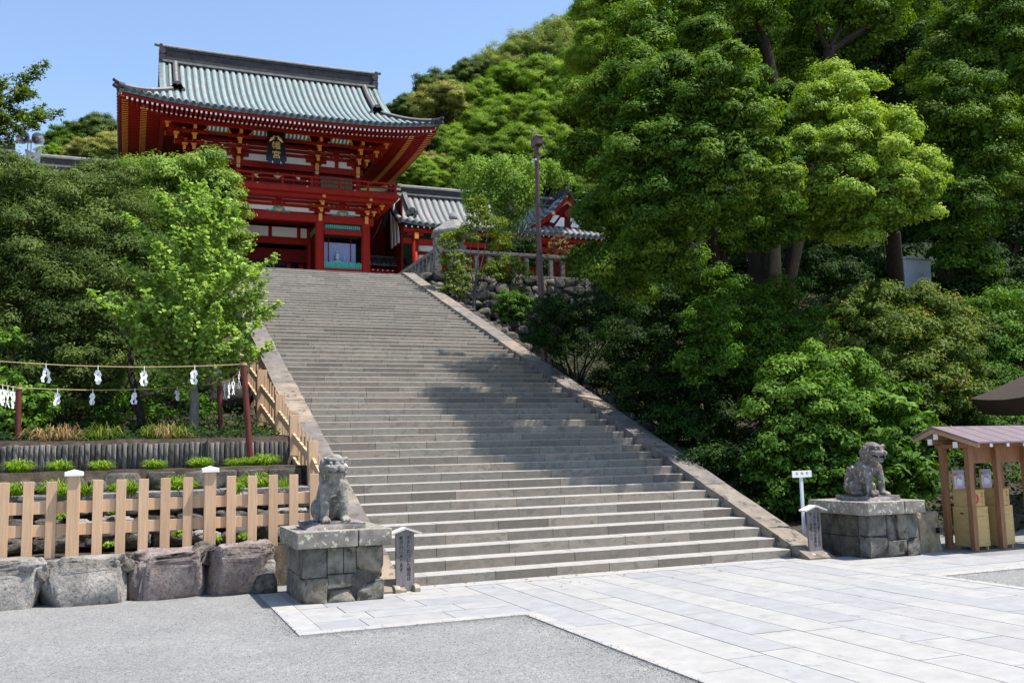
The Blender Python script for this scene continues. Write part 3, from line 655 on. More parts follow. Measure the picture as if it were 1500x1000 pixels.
for i, (px, py, rad, m_) in enumerate([(70, 640, .5, 'f_dry'), (95, 636, .35, 'f_dry'), (245, 634, .45, 'f_dry'), (262, 632, .4, 'f_olive'), (225, 636, .3, 'f_olive'), (150, 640, .4, 'f_olive')]):
    p = at(px, py, 5.2); grass('dry_grass', ['arching red brown dry grass above the palisade at the left', 'smaller tan dry grass just right of the arching red brown one', 'straw coloured dry grass left of the ginkgo trunk', 'greenish dry grass touching the ginkgo trunk', 'thin greenish grass right of the leaning dark trunk', 'thin greenish grass midway along the palisade'][i], 'dry grass', (p.x, 5.2, 2.42), rad, .38, 95, MT[m_], 'dry grasses on the bank', 1.1)
for i, (px, py) in enumerate([(159, 800), (262, 783), (316, 790), (357, 787), (87, 757), (48, 748), (167, 752)]):
    p = at(px, py, 1.9 if py > 775 else 2.1); P, Nn, T = lobe_points([(tuple(p), (.09, .08, .06), 1)], .04, 10, 1.0)
    o = bpy.data.objects.new('weed', leaf_mesh('weed', P, Nn, .055, T, MT['f_grass'], .6, tuple(p))); COL.objects.link(o); o.location = p
    tag(o, ['low leafy weed between the first capped post and the next board', 'tiny weed in the wall behind the middle boards', 'leafy weed at the foot of the second capped post', 'leafy weed left of the last boards by the pedestal', 'small weed in the dry wall left of the first capped post', 'tiny weed in the dry wall at the far left', 'tiny weed in the dry wall right of the first capped post'][i], 'weed', 'weeds behind the board fence')

# ================================================================== PEDESTALS, LIONS, SIGNS
def pedestal(xc, label, seed):
    t = thing('stone_pedestal', label, 'pedestal', (xc, -.3, 0), 'pedestals of the two guardian lions')
    rr = random.Random(seed); x0, x1, y0, y1 = xc-.575, xc+.575, -.95, .42
    mb = MB(); mb.box(x0+.05, x1-.05, y0+.05, y1-.05, 0, .75); mb.build('core', MT['joint'], t)
    def blk(a, b, c, d, z0, z1, rough):
        mb = MB(); mb.tint = rr.random()
        s_ = ((b-a)/2-.004, (d-c)/2-.004, (z1-z0)/2-.004); cn = ((a+b)/2, (c+d)/2, (z0+z1)/2)
        if rough: mb.rock(cn, s_, rr.randint(0, 9999), 5, .10, .055, 1.6, cuts=3, fine=.035)
        else: mb.rock(cn, s_, rr.randint(0, 9999), 4, .07, .010, 1.6, cuts=0)
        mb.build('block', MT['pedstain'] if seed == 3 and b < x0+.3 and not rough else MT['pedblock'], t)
    f = lambda u: x0+u*(x1-x0); dd = .26
    rows = [(0, .36, 0, .30, 1), (.36, .765, 0, .30, 0), (0, .20, .30, .655, 1), (.20, .40, .30, .655, 1), (.40, .765, .30, .50, 0), (.40, .765, .50, .655, 0), (0, .29, .655, 1, 1), (.29, .765, .655, 1, 1)]
    if seed % 2: rows = [(0, .40, 0, .36, 1), (.40, .765, 0, .36, 0), (0, .31, .36, .74, 1), (.31, .765, .36, .57, 1), (.31, .765, .57, .78, 1), (0, .33, .74, 1, 1), (.33, .765, .78, 1, 0)]
    for z0, z1, a, b, r in rows: blk(f(a), f(b), y0-(.02 if r else 0), y0+dd, z0, z1, r)
    for sx in (0, 1):
        xa, xb = (x0-.01, x0+.25) if sx == 0 else (x1-.25, x1+.01)
        for z0, z1, ya, yb in [(0, .38, y0+dd, -.2), (0, .38, -.2, y1), (.38, .765, y0+dd, -.35), (.38, .765, -.35, .05), (.38, .765, .05, y1)]: blk(xa, xb, ya, yb, z0, z1, False)
    for z0, z1 in ((0, .38), (.38, .765)): blk(x0+.25, x1-.25, y1-.2, y1, z0, z1, False)
    for a, b in ((x0-.10, x0+.76), (x0+.765, x1+.10)):
        mb = MB(); mb.rock(((a+b)/2, (y0+y1)/2, .885), ((b-a)/2-.002, (y1-y0)/2+.11, .116), rr.randint(0, 999), 5, .05, .006, 1.4, cuts=0); mb.build('cap', MT['capstone'], t)
    return t
pedestal(-1.03, 'stone block pedestal with lichened cap under the left closed mouthed lion', 2)
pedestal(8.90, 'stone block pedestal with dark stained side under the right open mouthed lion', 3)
for xc, lb in ((-1.10, 'low dark stone plinth under the left lion on its pedestal'), (8.90, 'low dark stone plinth under the right lion on its pedestal')):
    mb = MB(); mb.rock((xc, -.33, 1.04), (.43 if xc < 0 else .34, .50, .050), 5, 5, .10, .02, 2, cuts=2)
    tag(mb.build('plinth', MT['slab'], loc=(xc, -.33, 1.0)), lb, 'plinth', 'plinths under the lions')
def ell(mb, c, r, seg=14):
    pr = [(math.sin(math.pi*i/10)*1, -math.cos(math.pi*i/10)) for i in range(11)]; vs = []
    for a, z in pr:
        for k in range(seg): an = 6.28318*k/seg; vs.append((c[0]+a*r[0]*math.cos(an)+1e-4*k, c[1]+a*r[1]*math.sin(an), c[2]+z*r[2]))
    fs = [(i*seg+k, i*seg+(k+1) % seg, (i+1)*seg+(k+1) % seg, (i+1)*seg+k) for i in range(10) for k in range(seg)]
    mb.add(vs, fs, 0, True)
def cap_(mb, a, b, ra, rb, n=9, sq=1):
    a, b = Vector(a), Vector(b)
    for i in range(n): t = i/(n-1); p = a.lerp(b, t); r = ra+(rb-ra)*t; ell(mb, p, (r, r*sq, r), 12)
def lion(xc, mat, openm, label):
    mb = MB()
    for s in (-1, 1):
        ell(mb, (s*.145, .20, .175), (.12, .21, .18)); ell(mb, (s*.19, .02, .05), (.065, .15, .05)); ell(mb, (s*.17, .10, .14), (.10, .13, .13))
        cap_(mb, (s*.115, -.17, .50), (s*.135, -.235, .30), .105, .074); cap_(mb, (s*.135, -.235, .30), (s*.142, -.245, .07), .070, .060)
        ell(mb, (s*.145, -.295, .045), (.072, .10, .048))
        for k in (-1, 0, 1): ell(mb, (s*.145+k*.042, -.375, .035), (.023, .035, .034), 8)
        for k in (-1, 0, 1): ell(mb, (s*.19+k*.036, -.12, .035), (.02, .035, .03), 8)
        ell(mb, (s*.078, -.402, .850), (.036, .030, .026), 10)                                   # eye
        cap_(mb, (s*.022, -.412, .888), (s*.150, -.335, .912), .032, .030, 6)                     # brow
        ell(mb, (s*.165, -.18, .84), (.035, .055, .085)); ell(mb, (s*.175, -.12, .79), (.035, .05, .06))   # ear
        cap_(mb, (s*.05, -.485, .770), (s*.140, -.355, .795), .048, .038, 6)                      # upper lip
        ell(mb, (s*.105, -.33, .80), (.07, .07, .055))                                           # cheek
        ell(mb, (s*.032, -.497, .805), (.022, .022, .02), 8)
        for k in range(6):                                                                       # mane curls
            an = .5+k*.42; ell(mb, (s*.165*math.sin(an), -.10+.05*math.cos(an*2), .62+.045*k), (.05, .06, .045), 9)
    ell(mb, (0, .20, .24), (.19, .235, .235)); cap_(mb, (0, .17, .30), (0, -.06, .56), .205, .185)
    ell(mb, (0, -.155, .53), (.165, .125, .19)); cap_(mb, (0, -.08, .62), (0, -.2, .77), .165, .15)
    ell(mb, (0, -.235, .835), (.165, .165, .14)); ell(mb, (0, -.19, .925), (.125, .135, .055)); ell(mb, (0, -.40, .785), (.10, .095, .055)); ell(mb, (0, -.475, .80), (.055, .04, .032), 10)
    ell(mb, (0, -.43, .835), (.04, .06, .035), 10)
    if openm:
        cap_(mb, (-.085, -.34, .665), (0, -.43, .645), .045, .048, 6); cap_(mb, (.085, -.34, .665), (0, -.43, .645), .045, .048, 6); ell(mb, (0, -.33, .64), (.10, .10, .045)); ell(mb, (0, -.27, .70), (.12, .08, .09))
        for s in (-1, 1): ell(mb, (s*.075, -.455, .705), (.014, .014, .045), 8)
    else:
        ell(mb, (0, -.385, .69), (.105, .095, .042)); cap_(mb, (-.10, -.35, .705), (0, -.462, .695), .028, .030, 6); cap_(mb, (.10, -.35, .705), (0, -.462, .695), .028, .030, 6)
    for p, r in [((0, .40, .12), .08), ((.02, .43, .22), .075), ((-.05, .44, .30), .07), ((.05, .44, .34), .065), ((-.02, .42, .42), .06), ((.04, .40, .50), .045), ((-.05, .40, .48), .045)]: ell(mb, p, (r, r*.8, r*1.15), 10)
    o = mb.build('lion_statue', mat, loc=(0, 0, 0))
    rm = o.modifiers.new('carve', 'REMESH'); rm.mode = 'VOXEL'; rm.voxel_size = .008; rm.use_smooth_shade = True
    sm = o.modifiers.new('soften', 'SMOOTH'); sm.factor = .5; sm.iterations = 1
    for nm, sc_, stn in (('weather', .08, .012), ('pit', .02, .006)):
        tx = bpy.data.textures.get(nm) or bpy.data.textures.new(nm, 'CLOUDS'); tx.noise_scale = sc_; tx.noise_depth = 4
        dm = o.modifiers.new(nm, 'DISPLACE'); dm.texture = tx; dm.strength = stn; dm.mid_level = .5; dm.texture_coords = 'LOCAL'
    o.location = (xc, -.33, 1.082); o.scale = (1, .98, 1.0)
    return tag(o, label, 'statue', 'pair of stone guardian lions')
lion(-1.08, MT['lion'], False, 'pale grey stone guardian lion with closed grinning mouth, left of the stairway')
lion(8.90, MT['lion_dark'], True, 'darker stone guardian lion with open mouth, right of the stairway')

def roofed_sign(xc, yc, label, cols):
    t = thing('wooden_signboard', label, 'signboard', (xc, yc, 0), 'roofed wooden signboards by the stair foot')
    mb = MB(); mb.prism([(xc-.142, .01), (xc+.142, .01), (xc+.142, .865), (xc, .925), (xc-.142, .865)], yc-.022, yc+.022); mb.build('board', MT['greywood'], t, bev=.003)
    mb = MB()
    for s in (-1, 1): mb.hexa([(xc, yc-.10, .925), (xc+s*.235, yc-.10, .845), (xc+s*.235, yc+.10, .845), (xc, yc+.10, .925), (xc, yc-.10, .955), (xc+s*.245, yc-.10, .868), (xc+s*.245, yc+.10, .868), (xc, yc+.10, .955)][:: 1])
    mb.build('roof', MT['greywood_lit'], t)
    for s in (-1, 1):
        mb = MB(); x = xc+s*.15; mb.prism([(yc-.17, 0), (yc+.17, 0), (yc+.17, .07), (yc+.11, .11), (yc-.11, .11), (yc-.17, .07)], x-.042, x+.042, 'x'); mb.build('foot', MT['footwood'], t, bev=.005)
    mb = MB()
    for x, txt, sz in cols: text_mb(mb, txt, (xc+x, yc-.0235, .79), sz, vertical=True, thick=.003, gap=1.0)
    mb.build('lettering', MT['ink'], t)
roofed_sign(0.005, -.40, 'grey wooden signboard with a small roof, right beside the left lion pedestal', [(.055, '手すりのついた階段は', .066), (-.06, '東がわにあります', .066)])
roofed_sign(7.70, -.26, 'grey wooden signboard with a small roof, standing at the right balustrade foot', [(.085, '自転車の乗り入れ及び', .062), (0, '犬等を連れての参拝は', .062), (-.085, '固くご遠慮下さい', .062)])
a = at(1160, 690, .5); b = at(1188, 688, .5); c = at(1160, 695, .5)
t = thing('small_white_sign', 'small white name sign on a white stake behind the right pedestal', 'sign', (8.05, .5, .3))
mb = MB(); mb.box(a.x, b.x, .49, .505, a.z-.12, a.z+.005); mb.build('board', MT['white'], t, bev=.002)
mb = MB(); mb.box((a.x+b.x)/2-.028, (a.x+b.x)/2+.028, .5065, .545, .0, a.z-.02); mb.build('stake', MT['whitemetal'], t)
mb = MB()
for i, chx in enumerate('石中竹'): text_mb(mb, chx, ((a.x+b.x)/2+(i-1)*.12, .489, a.z-.05), .062, thick=.002)
mb.build('lettering', MT['ink'], t)

# ------------------------------------------------------------------ stones and kiosk at the right
mb = MB(); p = at(1370, 775, -.45)
mb.rock((10.05, -.35, .34), (.36, .38, .40), 77, 5, .16, .05, 1.5, cuts=3, fine=.02)
MT['brownstone'] = noisy('brown_stone', (.15, .115, .07), (.38, .31, .21), 5, .9, 1.0, .03, fine=30)
tag(mb.build('squared_boulder', MT['brownstone'], loc=(10.05, -.35, 0)), 'squared brown stone with a small square socket, right of the right pedestal', 'stone')
mb = MB(); q = at(1376, 776, -.745); mb.box(q.x-.045, q.x+.045, -.80, -.70, q.z-.055, q.z+.05); o = mb.build('socket', MT['black'], bpy.data.objects['squared_boulder'])
kx = [at(1429, 806, -.95).x, at(1470, 806, -.95).x, at(1512, 806, -.95).x]
kt = thing('fortune_kiosk', 'small open wooden kiosk with plum coloured roof sheltering fortune boxes', 'kiosk', (11.4, -.7, 0))
for i, x in enumerate(kx+[13.0]):
    for y in (-.95, -.35):
        mb = MB(); mb.box(x-.055, x+.055, y-.055, y+.055, 0, 1.98); mb.build('post', MT['kioskwood'], kt, bev=.006)
X0, X1 = 10.42, 13.6; RZ = 2.30; Yp = -.50
for nm, yy, zz in (('front', -1.55, 1.99), ('back', .02, 2.10)):
    mb = MB(); mb.hexa([(X0, Yp, RZ), (X1, Yp, RZ), (X1, yy, zz), (X0, yy, zz), (X0, Yp, RZ+.03), (X1, Yp, RZ+.03), (X1, yy, zz+.03), (X0, yy, zz+.03)])
    for k in range(1, 8): x = X0+(X1-X0)*k/8; mb.beam((x, Yp, RZ+.032), (x, yy, zz+.032), .012, .006)
    mb.build('roof', MT['plumroof'], kt)
    mb = MB(); mb.hexa([(X0+.03, Yp, RZ-.09), (X0+.08, Yp, RZ-.09), (X0+.08, yy*.98, zz-.075), (X0+.03, yy*.98, zz-.075), (X0+.03, Yp, RZ-.003), (X0+.08, Yp, RZ-.003), (X0+.08, yy*.98, zz-.003), (X0+.03, yy*.98, zz-.003)]); mb.build('gable_board', MT['kiosktrim'], kt)
for y, z in ((-.95, 2.02), (-.35, 2.08), (Yp, 2.18)):
    mb = MB(); mb.box(X0+.10, X1, y-.045, y+.045, z-.09, z); mb.build('beam', MT['kioskwood'], kt)
    mb = MB(); mb.box(X0+.085, X0+.0995, y-.05, y+.05, z-.10, z+.01); mb.build('beam_end', MT['white'], kt)
for x in (kx[0], 13.0):
    mb = MB(); mb.box(x-.04, x+.04, -1.0, -.2, 1.90, 1.98); mb.build('tie_beam', MT['kioskwood'], kt)
for i in range(6):
    x = X0+.35+i*.42; mb = MB(); mb.box(x-.03, x+.03, -1.53, -.55, 1.935, 1.985); mb.hexa
    r_ = MB(); r_.beam((x, -1.52, 1.955), (x, -.6, 2.225), .05, .05); rf_ = r_.build('rafter', MT['kioskwood'], kt)
    mb = MB(); mb.box(x-.03, x+.03, -1.535, -1.521, 1.925, 1.985); mb.build('rafter_end', MT['white'], rf_)
mb = MB(); mb.box(kx[0]+.06, 12.95, -.905, -.885, 1.62, 1.93); mb.build('front_panel', MT['kioskwood'], kt)
for i, xl in enumerate((at(1425, 770, -.85).x, at(1462, 770, -.85).x)):
    w_ = .42; wh = ('left', 'right')[i]
    t = thing('fortune_box', 'pale yellow wooden fortune box with lettered top, %s one of two' % wh, 'box', (xl+.2, -.62, 0), 'fortune boxes in the kiosk')
    mb = MB(); mb.box(xl, xl+w_, -.85, -.40, .06, .80); cab = mb.build('cabinet', MT['boxwood'], t, bev=.006)
    mb = MB(); mb.box(xl-.004, xl, -.66, -.58, .66, .685); mb.box(xl+.12, xl+.3, -.854, -.85, .62, .625); mb.build('slot', MT['black'], cab)
    for sx in (.03, w_-.07):
        for sy in (-.83, -.46): mb = MB(); mb.box(xl+sx, xl+sx+.04, sy, sy+.04, 0, .06); mb.build('foot', MT['boxwood'], t)
    mb = MB(); mb.box(xl+.02, xl+w_-.03, -.82, -.42, .802, 1.10); mb.box(xl+.005, xl+w_-.015, -.835, -.405, 1.10, 1.118); up_ = mb.build('top_box', MT['boxwood'], t, bev=.004)
    mb = MB(); text_mb(mb, 'おみくじ', (xl+.325, -.8225, 1.05), .052, vertical=True, thick=.003)
    mb.prism([(xl+.14+.10*math.cos(k*.2618), .95+.10*math.sin(k*.2618)) for k in range(24)], -.8215, -.8205); mb.build('lettering', MT['redink'], up_)
    mb = MB(); text_mb(mb, '鳩', (xl+.14, -.8225, .95), .12, thick=.002); mb.build('emblem', MT['boxwood'], up_)
    pt = thing('fortune_poster', 'lilac poster board with red lettering and white bird, on the %s fortune box' % wh, 'poster', (xl, -.52, 1.118), 'posters on the fortune boxes')
    px0 = at((1397, 1437)[i], 700, -.52).x; mb = MB(); mb.box(px0, px0+.27, -.52, -.485, 1.12, 1.49); mb.build('board', MT['boxwood'], pt)
    mb = MB(); mb.box(px0+.012, px0+.258, -.5235, -.5205, 1.135, 1.48, 0); mb.box(px0+.013, px0+.257, -.5265, -.5240, 1.42, 1.479, 1); mb.box(px0+.013, px0+.257, -.5265, -.5240, 1.136, 1.19, 2); mb.build('picture', [plain('poster_lilac', (.55, .55, .72), .4), plain('poster_blue', (.25, .33, .55), .4), plain('poster_pink', (.70, .42, .60), .4)], pt)
    mb = MB(); el = lambda cx, cz, rx, rz, y, m: mb.prism([(cx+rx*math.cos(k*.35), cz+rz*math.sin(k*.35)) for k in range(18)], y-.002, y, 'y', m)
    el(px0+.13, 1.335, .07, .04, -.5245, 1); el(px0+.14, 1.255, .075, .055, -.527, 0); el(px0+.105, 1.305, .035, .032, -.5295, 0); mb.build('bird_picture', [MT['white'], plain('poster_brown', (.5, .28, .3), .5)], pt)
    mb = MB(); text_mb(mb, '鳩みくじ', (px0+.135, -.5285, 1.405), .068, thick=.002); mb.build('lettering', MT['redink'], pt)
ht = thing('pavilion', 'dark curved eave corner of a pavilion roof above the kiosk', 'pavilion', (18, 5, 0))
mb = MB(); tp = [(14.25, 3.02), (14.8, 3.17), (15.5, 3.40), (16.2, 3.62), (17.2, 3.85), (19.5, 4.3), (22, 4.7)]; bt = [(14.28, 2.98), (14.62, 2.66), (15.4, 2.80), (16.2, 3.0), (17.2, 3.25), (19.5, 3.7), (22, 4.1)]
def pav(y, dz): return [(x, y, z+dz) for x, z in tp], [(x, y, z+dz) for x, z in bt]
ysx = [.2, .4, .7, 1.1, 1.5, 1.8, 2.0]; dzs = [0, -.03, -.06, -.08, -.06, -.03, 0]
T_, B_ = zip(*[pav(y, d) for y, d in zip(ysx, dzs)]); nn = len(tp)
for ring in (T_, B_): mb.add([q for l in ring for q in l], [(i*nn+j, (i+1)*nn+j, (i+1)*nn+j+1, i*nn+j+1) for i in range(6) for j in range(nn-1)], 0, True)
for e in (0, 6): mb.add(T_[e]+B_[e], [(j, j+1, nn+j+1, nn+j) for j in range(nn-1)])
mb.add([l[0] for l in T_]+[l[0] for l in B_], [(j, j+1, 8+j, 7+j) for j in range(6)])
mb.build('roof', MT['darkroof'], ht)
for x, y in ((17.2, 1.1), (21, 1.1)): mb = MB(); mb.tube([(x, y, -.2), (x, y, 3.6)], .16, 12); mb.build('column', MT['kioskwood'], ht)

# ------------------------------------------------------------------ lamp post, stone walls, stone fence, lantern, cabinet
tp0 = at(785.5, 214, 12); bs = at(795.5, 470, 12); ax = (tp0-bs).normalized(); gz = tz(bs.x, 12); bb = bs-ax*((bs.z-gz+.2)/ax.z)
lp = thing('lamp_post', 'tall slim brown lamp post with a box lamp beside the stairway', 'lamp post', bb)
mb = MB(); mid = at(790, 372, 12)
mb.tube([bb, mid], [.115, .092], 14); mb.tube([mid, mid+ax*.03], [.115, .115], 14); mb.tube([mid+ax*.03, tp0], [.082, .060], 14); mb.build('pole', MT['lampbrown'], lp)
h0 = tp0+Vector((0, 0, .02)); mb = MB()
mb.box(h0.x-.10, h0.x+.10, h0.y-.30, h0.y+.20, h0.z-.04, h0.z+.20); mb.box(h0.x-.115, h0.x+.115, h0.y-.32, h0.y+.22, h0.z+.20, h0.z+.225); mb.tube([tp0-ax*.24, tp0], .085, 10); mb.build('lamp_head', MT['lampbrown'], lp, bev=.012)
mb = MB(); mb.tube([h0+Vector((0, -.1, .30)), h0+Vector((-.08, -.1, .40)), h0+Vector((-.17, -.1, .50))], .022, 6); mb.tube([h0+Vector((.14, -.2, -.02)), h0+Vector((.22, -.2, -.2)), h0+Vector((.12, -.1, -.36)), h0+Vector((.06, 0, -.42))], .015, 6); mb.tube([h0+Vector((-.05, -.05, -.5)), h0+Vector((-.17, -.1, -.52))], .05, 8); mb.build('fitting', MT['chrome'], lp)
wt = thing('retaining_wall', 'high rough stone retaining wall under the stone railing right of the stair', 'stone wall', (14, 25.4, 5))
mb = MB(); rr = random.Random(12); z = 3.9; k = 0
while z < 10.0:
    h = rr.uniform(.16, .24); x = 7.95-rr.uniform(0, .4)
    while x < 30:
        wd = rr.uniform(.17, .36); mb.tint = rr.random(); b_ = rr.uniform(-.05, .05)
        mb.rock((x+wd, 25.55-(10-z)*.09+b_, z+h), (wd*1.06, .34, h*1.10), rr.randint(0, 99999), 2 if x > 17 else 4, .15, .09, 2.2, cuts=8, cmin=.84, fine=.04); x += 2*wd
    z += 2*h-.02
mb.build('stones', MT['wallstone'], wt)
mb = MB(); mb.box(7.95, 30, 25.5, 26.4, 3.5, 9.98); mb.build('core', MT['joint'], wt)
ew = thing('edge_stones', 'rough dark stones piled along the outside of the right balustrade', 'stone edging', (8.4, 18, 4))
y = 4.0
while y < 25:
    for dx in (0, .62):
        s_ = rr.uniform(.16, .31); zz = RI+y*RI/TR-dx*.55-.22; mb = MB(); mb.tint = rr.random()
        mb.rock((W+.95+dx+rr.uniform(-.08, .08), y+rr.uniform(-.15, .15), zz-s_*.35), (s_, s_, s_*.85), rr.randint(0, 9999), 3, .4, .14, 1.6, fine=.04); mb.build('stone', MT['wallstone'], ew)
    y += rr.uniform(.5, .7)
mb = MB()
for i in range(22):
    y0, y1 = 2+i*1.05, 2+(i+1)*1.05; z0, z1 = y0*RI/TR-.45, y1*RI/TR-.45
    mb.hexa([(W+.56, y0, -.3), (W+2.6, y0, -.3), (W+2.6, y1, -.3), (W+.56, y1, -.3), (W+.56, y0, z0), (W+2.6, y0, min(z0, tz(9.9, y0)+.0)), (W+2.6, y1, min(z1, tz(9.9, y1)+.0)), (W+.56, y1, z1)])
mb.build('earth_bank', MT['soil'], ew)
fs = thing('stone_fence', 'grey stone railing of square pillars above the retaining wall', 'railing', (14, 25.5, 10))
def pillar(x, y, w_, z1, nm='pillar'):
    mb = MB(); mb.box(x-w_/2, x+w_/2, y-w_/2, y+w_/2, 9.9, z1); mb.build(nm, MT['fencestone'], fs, bev=.02)
pillar(8.84, 25.5, .32, 11.65, 'corner_post')
x = 9.45
i = 0
while x < 26: pillar(x, 25.5, .19, 11.04); x += .62
y = 26.1
while y < 33: pillar(8.80, y, .19, 11.04); y += .62
for (p0, p1) in (((9.0, 25.5, 11.12), (26.2, 25.5, 11.12)), ((8.8, 25.66, 11.12), (8.8, 33, 11.12))):
    mb = MB(); mb.beam(p0, p1, .24, .155); mb.build('top_rail', MT['fencestone'], fs, bev=.02)
    q0, q1 = Vector(p0), Vector(p1); q0.z = q1.z = 10.05; mb = MB(); mb.beam(q0, q1, .3, .22); mb.build('base_stone', MT['fencestone'], fs, bev=.02)
lx, ly = at(664, 340, 27.2).x, 27.2
ln = thing('stone_lantern', 'large pale stone lantern with a wide cap behind the stone railing', 'stone lantern', (lx, ly, 10))
for nm, pr, n in (('base', [(.62, 0), (.62, .22), (.40, .32), (.34, .40)], 6), ('shaft', [(.27, .40), (.22, .9), (.26, 1.35)], 12), ('platform', [(.28, 1.35), (.52, 1.55), (.52, 1.68)], 6), ('chamber', [(.42, 1.68), (.40, 2.25)], 6), ('cap', [(.42, 2.25), (.92, 2.22), (.90, 2.34), (.5, 2.68), (.22, 2.92), (.12, 2.96)], 6), ('finial', [(.10, 2.96), (.17, 3.05), (.13, 3.2), (.02, 3.36)], 10)):
    mb = MB(); mb.lathe([(r*1.28, z*1.02) for r, z in pr], (lx, ly, 10), n, 0, .3, smooth=n > 6); mb.build(nm, MT['lantern'], ln, bev=.02)
ch = [c for c in ln.children if c.name.startswith('chamber')][0]
for k in range(6):
    a_ = .3+math.pi/6+k*math.pi/3; d = Vector((math.cos(a_), math.sin(a_), 0)); sd = Vector((-d.y, d.x, 0)); c0 = Vector((lx, ly, 12.02))+d*.462
    mb = MB(); mb.add([c0-sd*.11+Vector((0, 0, -.16)), c0+sd*.11+Vector((0, 0, -.16)), c0+sd*.11+Vector((0, 0, .16)), c0-sd*.11+Vector((0, 0, .16))], [(0, 1, 2, 3)]); mb.build('window', MT['black'], ch)
cc = at(1347, 402, 13); cb = thing('metal_cabinet', 'white double door metal cabinet glimpsed between the dark trunks', 'cabinet', (cc.x, 13, cc.z-1.2))
x0, x1 = at(1328, 402, 13).x, at(1364, 402, 13).x; z0, z1 = at(1345, 422, 13).z, at(1345, 380, 13).z
mb = MB(); mb.box(x0, x1, 13, 13.7, z0, z1); mb.box(x0-.08, x1+.08, 12.92, 13.8, z1, z1+.07); mb.build('body', MT['whitemetal'], cb, bev=.01)
xm = at(1348, 402, 13).x
for a_, b_ in ((x0+.03, xm-.006), (xm+.006, x1-.03)): mb = MB(); mb.box(a_, b_, 12.985, 12.999, z0+.05, z1-.05); d_ = mb.build('door', MT['whitemetal'], cb); hx = b_-.10 if a_ < xm-.1 else a_+.10; mb = MB(); mb.tube([(hx, 12.95, z0+.35), (hx+.02, 12.95, z0+.62)], .02, 6); mb.build('handle', MT['chrome'], d_)
mb = MB(); mb.box(x0-.1, x1+.1, 12.95, 13.8, z0-1.6, z0-.002); mb.build('plinth', MT['fencestone'], cb)

# ================================================================== THE RED GATE
GX, YC, YF, YB = 3.6, 40.5, 37.7, 43.3
gt = thing('shrine_gate', 'two storey vermilion shrine gate with pale green tiled hip and gable roof', 'gate', (GX, YC, LZ))
def P_(nm, mb, mats, parent=gt, bev=0): return mb.build(nm, mats, parent, bev)
HX, HY, EZ, RZ_ = 8.3, 6.1, 19.93, 24.45       # half lengths at the eaves, eave height, ridge height
def prof(d): u = min(1, max(0, d/HY)); return EZ+(RZ_-EZ)*(.60*u+.40*u*u)
def lift(dx, dy): 
    a_ = .44*(min(1, dx/HX)**3.2)*max(0, min(1, 1-(HY-dy)/3.5)); b_ = .44*(min(1, dy/HY)**3.2)*max(0, min(1, 1-(HX-dx)/3.5)); return max(a_, b_)
def rz(x, y):
    dx, dy = abs(x-GX), abs(y-YC); d = HY-dy if dx < 5.5 else min(HY-dy, HX-dx); return prof(d)+lift(dx, dy)
def half_tube(mb, pts, r, n=5, m=0, fl=1.05):
    pts = [Vector(p) for p in pts]; vs = []
    for i, p in enumerate(pts):
        d = (pts[min(i+1, len(pts)-1)]-pts[max(i-1, 0)]).normalized(); sd = d.cross(Vector((0, 0, 1))).normalized(); u = sd.cross(d)
        for k in range(n): a = math.pi*k/(n-1); vs.append(p+sd*math.cos(a)*r+u*math.sin(a)*r*fl)
    mb.add(vs, [(i*n+k, i*n+k+1, (i+1)*n+k+1, (i+1)*n+k) for i in range(len(pts)-1) for k in range(n-1)], m, True)
    mb.add(vs[:n], [tuple(range(n))], m)
